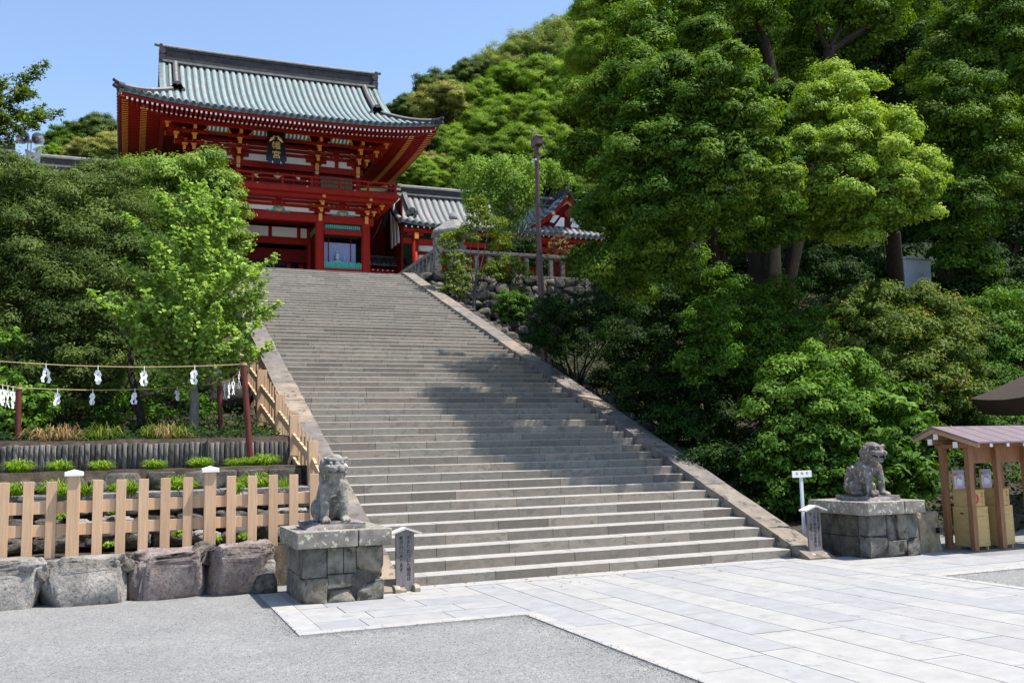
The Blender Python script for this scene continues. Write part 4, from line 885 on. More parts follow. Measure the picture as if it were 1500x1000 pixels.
# roof sheets with the rows of round tiles as part of the same surface
rb = MB(); SP = .352; nv = 12
def runs(front):
    """columns (coordinate along the eave, list of points up the slope)"""
    out = []; H = HX if front else HY; n = int(H*2/SP); 
    for i in range(n+1):
        c = -H+.06+(2*H-.12)*i/n; a = abs(c)
        if front: dmax = HY if a < 5.5 else HX-a
        else: dmax = min(HX-5.5, HY-a)
        out.append((c, dmax))
    return out
for sgn in (-1, 1):
    for front in (True, False):
        R0 = runs(front); cols = []
        for c, dm in R0:
            pts = []
            for j in range(nv+1):
                d = dm*j/nv
                x, y = (GX+c, YC+sgn*(HY-d)) if front else (GX+sgn*(HX-d), YC+c)
                dx, dy = abs(x-GX), abs(y-YC); z = prof(d)+lift(dx, dy)
                pts.append(Vector((x, y, z)))
            cols.append(pts)
        vs = [q for p in cols for q in p]; n1 = nv+1
        rb.add(vs, [(i*n1+j, (i+1)*n1+j, (i+1)*n1+j+1, i*n1+j+1) for i in range(len(cols)-1) for j in range(nv)], 1, True)
        rb.add([q-Vector((0, 0, .10)) for q in vs], [(i*n1+j, (i+1)*n1+j, (i+1)*n1+j+1, i*n1+j+1) for i in range(len(cols)-1) for j in range(nv)], 1, True)
        for p in cols:
            if (p[-1]-p[0]).length > .25:
                half_tube(rb, [q+Vector((0, 0, .0)) for q in p], .126, 8, 0, .75)
                o_ = (p[0]-p[1]).normalized(); rb.tube([p[0]+o_*.0+Vector((0, 0, .02)), p[0]+o_*.035+Vector((0, 0, .018))], .098, 10, 2)
        # dark tile edge under the ends
        for i in range(len(cols)-1):
            a, b = cols[i][0], cols[i+1][0]; o_ = Vector((0, sgn*.02, 0)) if front else Vector((sgn*.02, 0, 0))
            rb.hexa([a-Vector((0, 0, .17))-o_*4, b-Vector((0, 0, .17))-o_*4, b-Vector((0, 0, .17))+o_, a-Vector((0, 0, .17))+o_, a-Vector((0, 0, .02))-o_*4, b-Vector((0, 0, .02))-o_*4, b-Vector((0, 0, .02))+o_, a-Vector((0, 0, .02))+o_], 2)
    # upper roof running out past the gable wall
    for s2 in (-1, 1):
        cols = []
        for a in (5.5, 5.72, 6.05, 6.25):
            cols.append([Vector((GX+s2*a, YC+sgn*(HY-d), prof(d)+.02+.10*(a-5.5))) for d in np.linspace(2.75, HY, nv+1)])
        vs = [q for p in cols for q in p]; n1 = nv+1
        rb.add(vs, [(i*n1+j, (i+1)*n1+j, (i+1)*n1+j+1, i*n1+j+1) for i in range(3) for j in range(nv)], 1, True)
        for p in cols[1:3]: half_tube(rb, p, .085, 6, 0); rb.tube([p[0], p[0]+(p[0]-p[1]).normalized()*.04], .105, 10, 2)
        e = cols[3]
        for j in range(nv): rb.hexa([e[j]-Vector((0, 0, .22)), e[j+1]-Vector((0, 0, .22)), e[j+1]+Vector((s2*.03, 0, -.22)), e[j]+Vector((s2*.03, 0, -.22)), e[j]+Vector((0, 0, .04)), e[j+1]+Vector((0, 0, .04)), e[j+1]+Vector((s2*.03, 0, .04)), e[j]+Vector((s2*.03, 0, .04))], 2)
        for j in range(0, 22):       # round verge tiles stacked along the gable edge
            d = 2.8+(HY-2.9)*j/21; c = Vector((GX+s2*6.24, YC+sgn*(HY-d), prof(d)+.09)); rb.tube([c-Vector((s2*.3, 0, 0)), c+Vector((s2*.05, 0, 0))], .07, 6, 0)
roof = P_('roof', rb, [MT['tile'], MT['tilegap'], MT['tileend']])
# gable walls, ridges
for s2 in (-1, 1):
    mb = MB(); x = GX+s2*5.48; ys = np.linspace(-3.3, 3.3, 15)
    poly = [(YC+y, prof(HY-abs(y))-.05) for y in ys]; mb.prism(poly, x-.04, x+.04, 'x'); P_('gable_wall', mb, MT['reddark'])
    for sgn in (-1, 1):
        mb = MB()
        pts = [Vector((GX+s2*5.42, YC+sgn*(HY-d), prof(d)+.10)) for d in np.linspace(2.75, HY-.35, 12)]
        for i in range(11): mb.beam(pts[i], pts[i+1]+(pts[i+1]-pts[i])*.05, .30, .34)
        half_tube(mb, [q+Vector((0, 0, .17)) for q in pts], .10, 6, 1)
        P_('descending_ridge', mb, [MT['tiledark'], MT['ridgetop']], roof)
        o = pts[0]; mb = MB(); y = o.y+sgn*.12
        for dx, dz, r in ((0, .20, .24), (-.24, -.02, .17), (.24, -.02, .17), (0, -.08, .22), (-.13, .12, .16), (.13, .12, .16)): mb.tube([(o.x+dx, y-.09, o.z+dz), (o.x+dx, y+.09, o.z+dz)], r, 12)
        P_('ridge_end_tile', mb, MT['tileend'], roof)
        # corner ridge
        pts = []
        for i in range(11):
            u = i/10; dx = 5.45+(HX-5.45-.02)*u; d = HX-dx; dy = HY-d; pts.append(Vector((GX+s2*dx, YC+sgn*dy, prof(d)+lift(dx, dy)+.06+.03*u**4)))
        mb = MB()
        for i in range(10): mb.beam(pts[i], pts[i+1]+(pts[i+1]-pts[i])*.05, .26, .20)
        half_tube(mb, [q+Vector((0, 0, .11)) for q in pts], .10, 6, 1)
        e = pts[-1]; dr = (pts[-1]-pts[-2]).normalized()
        mb.tube([pts[-2]+Vector((0, 0, .13)), e+Vector((0, 0, .15)), e+dr*.30+Vector((0, 0, .24))], [.10, .09, .08], 10, 0); mb.tube([e-dr*.3+Vector((0, 0, .02)), e+dr*.1+Vector((0, 0, .06))], .18, 10, 0); mb.tube([e-dr*.1-Vector((0, 0, .12)), e+dr*.28-Vector((0, 0, .02))], .10, 10, 0)
        P_('corner_ridge', mb, [MT['tiledark'], MT['ridgetop']], roof)
mb = MB(); N_ = 24
def rzz(x): return .05*(abs(x-GX)/6.4)**2.5
xr = np.linspace(GX-6.1, GX+6.1, N_+1)
for i in range(N_):
    a, b = xr[i], xr[i+1]; za, zb = rzz(a), rzz(b)
    for z0, z1, hw, m in ((24.30, 24.42, .40, 1), (24.42, 24.56, .24, 0), (24.56, 25.06, .21, 0), (25.06, 25.20, .27, 0), (25.20, 25.27, .31, 1)):
        mb.hexa([(a, YC-hw, z0+za), (b, YC-hw, z0+zb), (b, YC+hw, z0+zb), (a, YC+hw, z0+za), (a, YC-hw, z1+za), (b, YC-hw, z1+zb), (b, YC+hw, z1+zb), (a, YC+hw, z1+za)], m)
half_tube(mb, [Vector((x, YC, 25.26+rzz(x))) for x in xr], .17, 7, 1)
P_('main_ridge', mb, [MT['tiledark'], MT['ridgetop']], roof)
for s2 in (-1, 1):
    mb = MB(); x = GX+s2*6.11
    mb.box(min(x, x+s2*.16), max(x, x+s2*.16), YC-.34, YC+.34, 24.1, 25.38)
    for z in (24.2, 24.6, 25.0): mb.tube([(x, YC-.37, z), (x, YC+.37, z)], .19, 12)
    mb.tube([(x-s2*.3, YC, 25.40), (x+s2*.2, YC, 25.41), (x+s2*.42, YC, 25.45)], [.11, .10, .10], 10, 1); P_('ridge_end_tile', mb, [MT['tiledark'], MT['ridgetop']], roof)

# eaves: fascia, rafters with white tips
er = MB()
def fr(dx): return .44*(min(1, abs(dx)/HX)**3.2)
def sin_(c, H, f): d = min(3.7, H-abs(c)+.02); return d, EZ-.16+f*(1-d/3.7)+.80*d/3.7
xe = np.linspace(-HX+.12, HX-.12, 31)
for i in range(30):
    a, b = xe[i], xe[i+1]
    for sg in (-1, 1):
        ya = YC+sg*(HY-.10)
        er.hexa([(GX+a, ya-.04, EZ-.30+fr(a)), (GX+b, ya-.04, EZ-.30+fr(b)), (GX+b, ya+.04, EZ-.30+fr(b)), (GX+a, ya+.04, EZ-.30+fr(a)), (GX+a, ya-.04, EZ-.172+fr(a)), (GX+b, ya-.04, EZ-.172+fr(b)), (GX+b, ya+.04, EZ-.172+fr(b)), (GX+a, ya+.04, EZ-.172+fr(a))])
        # soffit boards
        (da, za), (db, zb_) = sin_(a, HX, fr(a)), sin_(b, HX, fr(b)); er.add([(GX+a, ya, EZ-.16+fr(a)), (GX+b, ya, EZ-.16+fr(b)), (GX+b, ya-sg*db, zb_), (GX+a, ya-sg*da, za)], [(0, 1, 2, 3)])
        er.hexa([(GX+a*.93, ya+sg*-1.0-.05, EZ-.20+fr(a)), (GX+b*.93, ya-sg*1.0-.05, EZ-.20+fr(b)), (GX+b*.93, ya-sg*1.0+.05, EZ-.20+fr(b)), (GX+a*.93, ya-sg*1.0+.05, EZ-.20+fr(a)), (GX+a*.93, ya-sg*1.0-.05, EZ-.06+fr(a)), (GX+b*.93, ya-sg*1.0-.05, EZ-.06+fr(b)), (GX+b*.93, ya-sg*1.0+.05, EZ-.06+fr(b)), (GX+a*.93, ya-sg*1.0+.05, EZ-.06+fr(a))])
ye = np.linspace(-HY+.12, HY-.12, 25)
def fy(dy): return .44*(min(1, abs(dy)/HY)**3.2)
def sin_(c, H, f): d = min(3.7, H-abs(c)+.02); return d, EZ-.16+f*(1-d/3.7)+.80*d/3.7
for i in range(24):
    a, b = ye[i], ye[i+1]
    for sg in (-1, 1):
        xa = GX+sg*(HX-.10)
        er.hexa([(xa-.04, YC+a, EZ-.30+fy(a)), (xa+.04, YC+a, EZ-.30+fy(a)), (xa+.04, YC+b, EZ-.30+fy(b)), (xa-.04, YC+b, EZ-.30+fy(b)), (xa-.04, YC+a, EZ-.172+fy(a)), (xa+.04, YC+a, EZ-.172+fy(a)), (xa+.04, YC+b, EZ-.172+fy(b)), (xa-.04, YC+b, EZ-.172+fy(b))])
        (da, za), (db, zb_) = sin_(a, HY, fy(a)), sin_(b, HY, fy(b)); er.add([(xa, YC+a, EZ-.16+fy(a)), (xa, YC+b, EZ-.16+fy(b)), (xa-sg*db, YC+b, zb_), (xa-sg*da, YC+a, za)], [(0, 1, 2, 3)])
eav = P_('eaves', er, MT['red'])
def rafter(mb, p0, p1, wd=.095, h=.115, tipm=1):
    p0, p1 = Vector(p0), Vector(p1); d = (p1-p0).normalized(); mb.beam(p0, p1, wd, h, 0); mb.beam(p0-d*.008, p0-d*.001, wd, h, tipm)
n = 68; inner = MB()
for i in range(n):
    c = -HX+.45+(2*HX-.9)*i/(n-1); ex = max(0, abs(c)-4.4)
    f = fr(c)
    mb = MB(); rafter(mb, (GX+c, YC-HY+.12, EZ-.37+f), (GX+c, YC-HY+1.25, EZ-.24+f*.9)); P_('rafter', mb, [MT['red'], MT['white']])
    if abs(c) < HX-1.25:
        rafter(inner, (GX+c, YC-HY+1.10, EZ-.33+f), (GX+c, YC-2.5, EZ+.36))
        rafter(inner, (GX+c, YC+HY-1.10, EZ-.245+f), (GX+c, YC+2.5, EZ+.40))
    rafter(inner, (GX+c, YC+HY-.20, EZ-.305+f), (GX+c, YC+HY-1.25, EZ-.12+f*.9))
n = 50
for i in range(n):
    c = -HY+.45+(2*HY-.9)*i/(n-1); f = fy(c)
    for sg in (-1, 1):
        rafter(inner, (GX+sg*(HX-.20), YC+c, EZ-.305+f), (GX+sg*(HX-1.25), YC+c, EZ-.12+f*.9), tipm=2)
        if abs(c) < HY-1.2: rafter(inner, (GX+sg*(HX-1.10), YC+c, EZ-.245+f), (GX+sg*4.6, YC+c, EZ+.40), tipm=2)
        # ochre undersides of the side rafter tips
        x = GX+sg*(HX-.20); inner.box(min(x, x-sg*.30), max(x, x-sg*.30), YC+c-.05, YC+c+.05, EZ-.375+f, EZ-.364+f, 2)
        if abs(c) < HY-1.2: x = GX+sg*(HX-1.10); inner.box(min(x, x-sg*.30), max(x, x-sg*.30), YC+c-.05, YC+c+.05, EZ-.315+f, EZ-.304+f, 2)
ir = P_('rafters', inner, [MT['red'], MT['white'], MT['gold']]); ir['kind'] = 'stuff'
for s2 in (-1, 1):
    for sg in (-1, 1):
        for (dx, dy, dz, L) in ((HX-.12, HY-.12, -.26, 3.6), (HX-1.15, HY-1.15, -.22, 2.6)):
            mb = MB(); p0 = Vector((GX+s2*dx, YC+sg*dy, EZ+dz+.50*(1 if L > 3 else .55))); d = Vector((-s2, -sg, .10)).normalized()
            mb.beam(p0+d*.34, p0+d*L, .20, .24, 0); mb.beam(p0, p0+d*.34, .215, .26, 1); mb.beam(p0-d*.012, p0-d*.001, .2, .24, 2); P_('hip_rafter', mb, [MT['red'], MT['gold'], MT['white']])

# lower storey
LC = [-4.87, -2.25, 2.25, 4.87]          # column lines
def col(x, y, z0, z1, r, nm='column'):
    mb = MB(); mb.lathe([(r*.97, 0), (r, .3), (r, z1-z0-.25), (r*.92, z1-z0)], (x, y, z0), 20); return P_(nm, mb, MT['red'])
for y in (YF, YC, YB):
    for c in LC:
        if y == YC and abs(c) < 3: col(GX+c, y, LZ, 15.4, .24)
        else: col(GX+c, y, LZ, 15.45, .26)
def hbeam(y, z0, z1, x0=-5.3, x1=5.3, d=.11, nm='beam', mat='red'):
    mb = MB(); mb.box(GX+x0, GX+x1, y-d, y+d, z0, z1); return P_(nm, mb, MT[mat], bev=.01)
hbeam(YF-.02, 15.06, 15.49, d=.17)
for c0, c1 in ((LC[2], LC[3]), (LC[0], LC[1])):
    s_ = .24
    hbeam(YF-.03, 14.42, 14.70, c0+s_, c1-s_, .13); hbeam(YF, 12.22, 12.50, c0+s_, c1-s_, .15)
    mb = MB(); mb.box(GX+c0+s_, GX+c1-s_, YF+.02, YF+.08, 14.702, 15.06); fr_ = P_('lattice_window', mb, MT['black'])
    for k in range(18): x = GX+c0+s_+.14+(c1-c0-2*s_-.28)*k/17; mb = MB(); mb.box(x-.038, x+.038, YF-.05, YF+.018, 14.78, 14.99); P_('bar', mb, MT['teal'], fr_)
    # glazed niche with a seated statue, low teal balusters
    mb = MB(); mb.box(GX+c0, GX+c1, YF+1.75, YF+1.8, LZ, 14.6); mb.box(GX+c0+.05, GX+c0+.10, YF+.2, YF+1.7, LZ, 14.5); mb.box(GX+c1-.10, GX+c1-.05, YF+.2, YF+1.7, LZ, 14.5); mb.box(GX+c0+.10, GX+c1-.10, YF+.2, YF+1.7, 14.35, 14.42); nic = P_('niche', mb, MT['black'])
    mb = MB(); mb.box(GX+c0+.30, GX+c1-.44, YF+.62, YF+.66, 12.3, 14.12); P_('glass_reflection_panel', mb, MT['glassreflect'], nic)  # painted in place of the bluish reflection on the niche glass
    for x in (GX+c0+.62, GX+c0+1.88): mb = MB(); mb.box(x-.02, x+.02, YF+.55, YF+.60, 12.3, 14.4); P_('red_bar', mb, MT['red'], nic)
    for k in range(19): x = GX+c0+s_+.05+(c1-c0-2*s_-.1)*k/18; mb = MB(); mb.box(x-.040, x+.040, YF-.04, YF+.04, 12.502, 12.86+.05*(k % 2)); P_('baluster', mb, MT['teal'])
    # side panel boards below
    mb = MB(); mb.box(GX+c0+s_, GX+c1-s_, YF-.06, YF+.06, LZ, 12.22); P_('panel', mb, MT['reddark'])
    if c0 < 0: continue
    stt = thing('seated_statue', 'pale robed guardian statue seated behind the glass of the gate niche', 'statue', (GX+(c0+c1)/2-.22, YF+.4, 12.3))
    mb = MB(); cx, cy, cz = stt.location
    mb.lathe([(.50, 0), (.46, .15), (.36, .35), (.27, .60), (.20, .72), (.07, .78)], (cx, cy, cz), 14); cap_(mb, (cx-.24, cy, cz+.62), (cx-.44, cy-.06, cz+.28), .10, .12, 5); cap_(mb, (cx+.24, cy, cz+.62), (cx+.42, cy-.06, cz+.30), .10, .12, 5)
    ell(mb, (cx, cy-.02, cz+.93), (.125, .13, .165)); mb.lathe([(.13, 0), (.11, .10), (.05, .12), (.05, .26), (.03, .28)], (cx, cy, cz+1.04), 10); ell(mb, (cx, cy-.15, cz+.92), (.025, .03, .04), 8)
    ell(mb, (cx+.40, cy-.1, cz+.92), (.035, .02, .07), 8); mb.tube([(cx+.42, cy-.08, cz+.3), (cx+.40, cy-.1, cz+.92)], .02, 6)
    mb.build('figure', MT['statuewhite'], stt)
# inner hall seen through the centre bay: tie beams, transom, dim rear
hbeam(YC, 14.35, 14.75, -2.2, 2.2, .14); hbeam(YC, 13.3, 14.05, -2.2, 2.2, .10, 'transom', 'reddark'); hbeam(YB, 15.0, 15.45, -5.2, 5.2, .16)
mb = MB(); mb.box(GX-2.1, GX+2.1, YC-.04, YC+.04, 14.76, 15.35); P_('transom_plaster', mb, MT['plaster'])
for x in (-.08, 1.55): mb = MB(); mb.box(GX+x-.10, GX+x+.10, YC-.08, YC+.06, 14.752, 15.36); P_('strut', mb, MT['red'])
mb = MB(); mb.box(GX-5.2, GX+5.2, YF, YB, 15.5, 15.6); P_('ceiling', mb, MT['reddark'])
for c in (-2.25, 2.25):
    mb = MB(); mb.box(GX+c-.05, GX+c+.05, YF+.2, YB-.2, LZ, 15.4); P_('side_wall', mb, MT['reddark'])
    mb = MB(); x = GX+c*.93; mb.box(x-.03, x+.03, YC-2.2, YC-1.0, 14.6, 14.9); P_('side_transom', mb, MT['green'])
for c in (-5.05, 5.05): mb = MB(); mb.box(GX+c-.03, GX+c+.03, YF+.3, YB-.3, LZ, 15.3); P_('side_wall', mb, MT['reddark'])
mb = MB(); mb.box(GX-5.2, GX+5.2, YB-.35, YB-.3, LZ, 15.3); P_('dark_backing', mb, MT['black'])  # black sheet added to paint the depth of the opening as shade
for x in (-1.55, 1.05, 1.75): mb = MB(); mb.box(GX+x-.12, GX+x+.12, YC+.4, YC+.6, LZ, 13.3); P_('door_post', mb, MT['red'])

def frieze(y, zb, hts, centre=True, lower=True, xs=LC):
    """white plaster band with red slit beams above, between the brackets"""
    z0, z1, z2, z3, z4, z5 = hts
    mb = MB(); mb.box(GX+xs[0], GX+xs[3], y+.02, y+.06, z0, z5); P_('plaster', mb, MT['plaster'])
    for za, zb_ in ((z1, z2), (z3, z4)): hbeam(y-.02, za, zb_, xs[0]-.2, xs[3]+.2, .07)
    hbeam(y-.02, z5-.10, z5+.12, xs[0]-.3, xs[3]+.3, .09)
    for i in range(3):
        c = (xs[i]+xs[i+1])/2; half = (xs[i+1]-xs[i])/2
        for s_ in (-1, 1):       # stepped shoulders of the bracket arms against the plaster
            mb = MB(); xe_ = c+s_*half
            for k, (w_, a, b) in enumerate(((.30, z0+.10, z0+.22), (.58, z0+.22, z1), (.70, z1, z2+.02))):
                xa, xb = sorted((GX+xe_, GX+xe_-s_*w_)); mb.box(xa, xb, y-.07-.004*k, y+.018, a, b)
            P_('bracket_shoulder', mb, MT['red'])
        mb = MB(); mb.box(GX+c-.16, GX+c+.16, y-.08, y+.018, z1-.02, z5-.1); P_('strut', mb, MT['red'])
        for k in (-1, 1): mb = MB(); mb.box(GX+c+k*.30-.06, GX+c+k*.30+.06, y-.078, y+.018, z2, z3); P_('strut', mb, MT['red'])
        if lower:
            t_ = MB()
            for q, r_ in (((c, .27), (.22, .13)), ((c-.20, .17), (.13, .15)), ((c+.20, .17), (.13, .15)), ((c-.42, .06), (.20, .06)), ((c+.42, .06), (.20, .06)), ((c-.60, .09), (.10, .05)), ((c+.60, .09), (.10, .05))): ell(t_, (GX+q[0], y-.05, z0+q[1]), (r_[0], .05, r_[1]))
            fc = P_('frog_leg_carving', t_, MT['teal']); t_ = MB(); ell(t_, (GX+c, y-.09, z0+.13), (.17, .05, .11)); ell(t_, (GX+c-.13, y-.085, z0+.22), (.05, .04, .05)); ell(t_, (GX+c+.13, y-.085, z0+.22), (.05, .04, .05)); P_('flower', t_, MT['carving'], fc)
        elif not (i == 1): mb = MB(); mb.box(GX+c-.10, GX+c+.10, y-.07, y+.018, z0, z1); P_('strut', mb, MT['red'])
def bracket(x, y, z0, steps, step, rise, corner=0, sg=-1, wide=.95):
    mb = MB(); aw = .15
    mb.box(x-.10, x+.10, y+sg*.30, y+sg*.0, z0-.42, z0-.02, 1) if sg > 0 else mb.box(x-.10, x+.10, y-.285, y-.24, z0-.44, z0-.02, 1)
    for i in range(steps):
        yo = step*(i+1); z = z0+rise*i; ye_ = y+sg*yo
        a, b = sorted((y, ye_+sg*.14)); mb.box(x-aw/2, x+aw/2, a, b, z, z+rise*.55, 0)
        tip = ye_+sg*.14; a, b = sorted((tip+sg*.002, tip+sg*.03)); mb.box(x-aw/2-.01, x+aw/2+.01, a, b, z+.005, z+rise*.55-.005, 1)
        # bearing block and cross arm
        zb = z+rise*.55
        mb.hexa([(x-.08, ye_-.08, zb), (x+.08, ye_-.08, zb), (x+.08, ye_+.08, zb), (x-.08, ye_+.08, zb), (x-.15, ye_-.13, zb+rise*.30), (x+.15, ye_-.13, zb+rise*.30), (x+.15, ye_+.13, zb+rise*.30), (x-.15, ye_+.13, zb+rise*.30)], 1 if i < steps-1 else 0)
        zc = zb+rise*.30; hw = wide*(.55+.12*i)
        mb.box(x-hw, x+hw, ye_-.07, ye_+.07, zc, zc+rise*.40, 0)
        for s_ in (-1, 1):
            xx = x+s_*(hw-.10); mb.box(xx-.10, xx+.10, ye_-.10, ye_+.10, zc+rise*.40, zc+rise*.62, 0); a, b = sorted((xx+s_*.10, xx+s_*.112)); mb.box(a, b, ye_-.06, ye_+.06, zc+rise*.42, zc+rise*.60, 1); f0 = -.112 if sg < 0 else .101; mb.box(xx-.06, xx+.06, ye_+f0, ye_+f0+.011, zc+rise*.44, zc+rise*.59, 1)
        mb.box(x-.13, x+.13, ye_+sg*.0-.14, ye_+.14, zc+rise*.42, zc+rise*.60, 0)
        mb.box(x-.085, x+.085, ye_+min(0, sg*.15)+(-.012 if sg < 0 else .15), ye_+(max(0, sg*.15) if sg > 0 else -.145), zc+rise*.15, zc+rise*.62, 1)
        if corner:
            d = Vector((corner, sg, 0)).normalized(); p0 = Vector((x, y, z+rise*.28)); p1 = p0+d*(yo*1.35); mb.beam(p0, p1, aw, rise*.5, 0); mb.beam(p1+d*.003, p1+d*.04, aw+.02, rise*.52, 1)
            xo = x+corner*yo; a, b = sorted((x, xo)); mb.box(a, b, y-aw/2-.01, y+aw/2-.01, z+.004, z+rise*.54, 0); a, b = sorted((xo, xo+corner*.03)); mb.box(a, b, y-aw/2-.02, y+aw/2, z+.008, z+rise*.53, 1)
            ee = p1+Vector((0, 0, rise*.45)); mb.box(ee.x-.14, ee.x+.14, ee.y-.14, ee.y+.14, ee.z-rise*.15, ee.z+rise*.12, 1)
            mb.box(ee.x-.45, ee.x+.30, ee.y-.06, ee.y+.06, ee.z+rise*.125, ee.z+rise*.45, 0)
            mb.box(ee.x-.06, ee.x+.06, ee.y-.30, ee.y+.45, ee.z+rise*.126, ee.z+rise*.45, 0)
    P_('bracket', mb, [MT['red'], MT['gold']])
frieze(YF+.02, 15.49, (15.49, 15.86, 16.02, 16.10, 16.24, 16.42))
for i, c in enumerate(LC):
    bracket(GX+c, YF-.02, 15.56, 3, .40, .30, (-1 if i == 0 else 1 if i == 3 else 0)); bracket(GX+c, YB+.02, 15.56, 3, .40, .30, 0, 1)
# balcony
mb = MB(); bxw, byw = 6.42, 4.28
for z0, z1, k in ((16.13, 16.34, -.22), (16.345, 16.62, 0)):
    mb.box(GX-bxw-k, GX+bxw+k, YC-byw-k-.06, YC-byw-k+.25, z0, z1); mb.box(GX-bxw-k, GX+bxw+k, YC+byw+k-.25, YC+byw+k+.06, z0, z1)
    for s_ in (-1, 1): xa, xb = sorted((GX+s_*(bxw+k), GX+s_*(bxw+k-.3))); mb.box(xa, xb, YC-byw-k+.25, YC+byw+k-.25, z0+.002, z1-.002)
mb.box(GX-bxw+.3, GX+bxw-.3, YC-byw+.25, YC+byw-.25, 16.36, 16.60)
bal = P_('balcony', mb, MT['red'], bev=.01)
for sg in (-1, 1):
    y = YC+sg*(byw-.14)
    for z0, z1, d, ext in ((16.621, 16.74, .07, .30), (16.95, 17.03, .045, .28), (17.20, 17.29, .055, .34)):
        mb = MB(); mb.box(GX-bxw-ext+.14, GX+bxw+ext-.14, y-d, y+d, z0, z1); r_ = P_('rail', mb, MT['red'], bal)
        for s_ in (-1, 1): e = GX+s_*(bxw+ext-.14); a, b = sorted((e-s_*.22, e+s_*.02)); mb = MB(); mb.box(a, b, y-d-.012, y+d+.012, z0-.012, z1+.012); P_('rail_end', mb, MT['brass'], r_)
    for k in range(9): x = GX-bxw+.14+(2*bxw-.28)*k/8; mb = MB(); mb.box(x-.055, x+.055, y-.055, y+.055, 16.745, 17.2); P_('rail_post', mb, MT['red'], bal)
for s_ in (-1, 1):
    x = GX+s_*(bxw-.14)
    for z0, z1, d in ((16.622, 16.739, .065), (16.952, 17.028, .04), (17.202, 17.288, .05)): mb = MB(); mb.box(x-d, x+d, YC-byw+.2, YC+byw-.2, z0, z1); P_('rail', mb, MT['red'], bal)
    for k in range(1, 6): y = YC-byw+.14+(2*byw-.28)*k/6; mb = MB(); mb.box(x-.055, x+.055, y-.055, y+.055, 16.745, 17.2); P_('rail_post', mb, MT['red'], bal)
for x in (-3.95, -1.32, 1.32, 3.95):
    for z in (16.68, 16.99): mb = MB(); ell(mb, (GX+x, YC-byw+.14-.075, z), (.045, .025, .045), 8); P_('stud', mb, MT['brass'], bal)
# upper storey
UC = [-4.5, -2.15, 2.15, 4.5]; YU = 38.2; YUB = 42.8
for c in UC:
    for y in (YU, YUB): col(GX+c, y, 16.6, 18.7, .21, 'upper_column')
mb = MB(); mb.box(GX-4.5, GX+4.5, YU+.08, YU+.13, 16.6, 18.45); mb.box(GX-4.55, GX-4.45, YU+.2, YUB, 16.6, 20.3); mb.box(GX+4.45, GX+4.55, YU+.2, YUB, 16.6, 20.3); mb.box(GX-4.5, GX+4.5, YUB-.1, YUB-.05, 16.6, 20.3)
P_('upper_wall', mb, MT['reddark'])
hbeam(YU-.05, 18.05, 18.42, -4.8, 4.8, .14)
for c0, c1 in ((UC[2], UC[3]), (UC[0], UC[1])):
    mb = MB(); mb.box(GX+c0+.25, GX+c1-.25, YU+.02, YU+.078, 16.95, 17.92); fr_ = P_('lattice_window', mb, MT['black'])
    for k in range(16): x = GX+c0+.36+(c1-c0-.72)*k/15; mb = MB(); mb.box(x-.032, x+.032, YU-.03, YU+.018, 17.0, 17.84); P_('bar', mb, MT['lattice'], fr_)
for x in (-1.05, 0, 1.05):
    mb = MB(); z = 17.86
    if x == 0: mb.prism([(GX-.36, z), (GX+.36, z), (GX, z-.34)], YU-.0, YU+.06); mb.box(GX-.03, GX+.03, YU-.03, YU-.002, z-.40, z+.02)
    else: s_ = 1 if x > 0 else -1; mb.prism([(GX+x-.2, z), (GX+x+.2, z), (GX+x+s_*.2, z-.36)], YU-.0, YU+.06)
    P_('door_fitting', mb, MT['brass'])
mb = MB()
for x in (-.9, 0, .9): mb.box(GX+x-.03, GX+x+.03, YU+.02, YU+.075, 16.6, 18.0)
P_('door_stile', mb, MT['red'])
frieze(YU+.02, 18.45, (18.42, 18.86, 19.02, 19.11, 19.27, 19.44), lower=False, xs=UC)
for i, c in enumerate(UC):
    bracket(GX+c, YU-.02, 18.58, 3, .48, .42, (-1 if i == 0 else 1 if i == 3 else 0)); bracket(GX+c, YUB+.02, 18.58, 3, .48, .42, 0, 1)
    for y in (YU-.27,):
        mb = MB(); mb.tube([(GX+c, y-.02, 18.02), (GX+c, y+.03, 18.02)], .095, 12, 0); mb.tube([(GX+c, y-.024, 18.02), (GX+c, y-.0205, 18.02)], .05, 10, 1); P_('round_fitting', mb, [MT['brass'], MT['black']])
hbeam(YU-1.55, 19.70, 20.0, -6.2, 6.2, .12, 'eave_purlin')
for s_ in (-1, 1): mb = MB(); x = GX+s_*6.1; mb.box(x-.12, x+.12, YU-1.45, YUB+1.45, 19.72, 19.98); P_('eave_purlin', mb, MT['red'])
hbeam(YU-.85, 19.44, 19.62, -5.4, 5.4, .09)
mb = MB(); mb.box(GX-5.3, GX+5.3, YU-.80, YU-.75, 19.625, 20.5); P_('cove_board', mb, MT['reddark'])
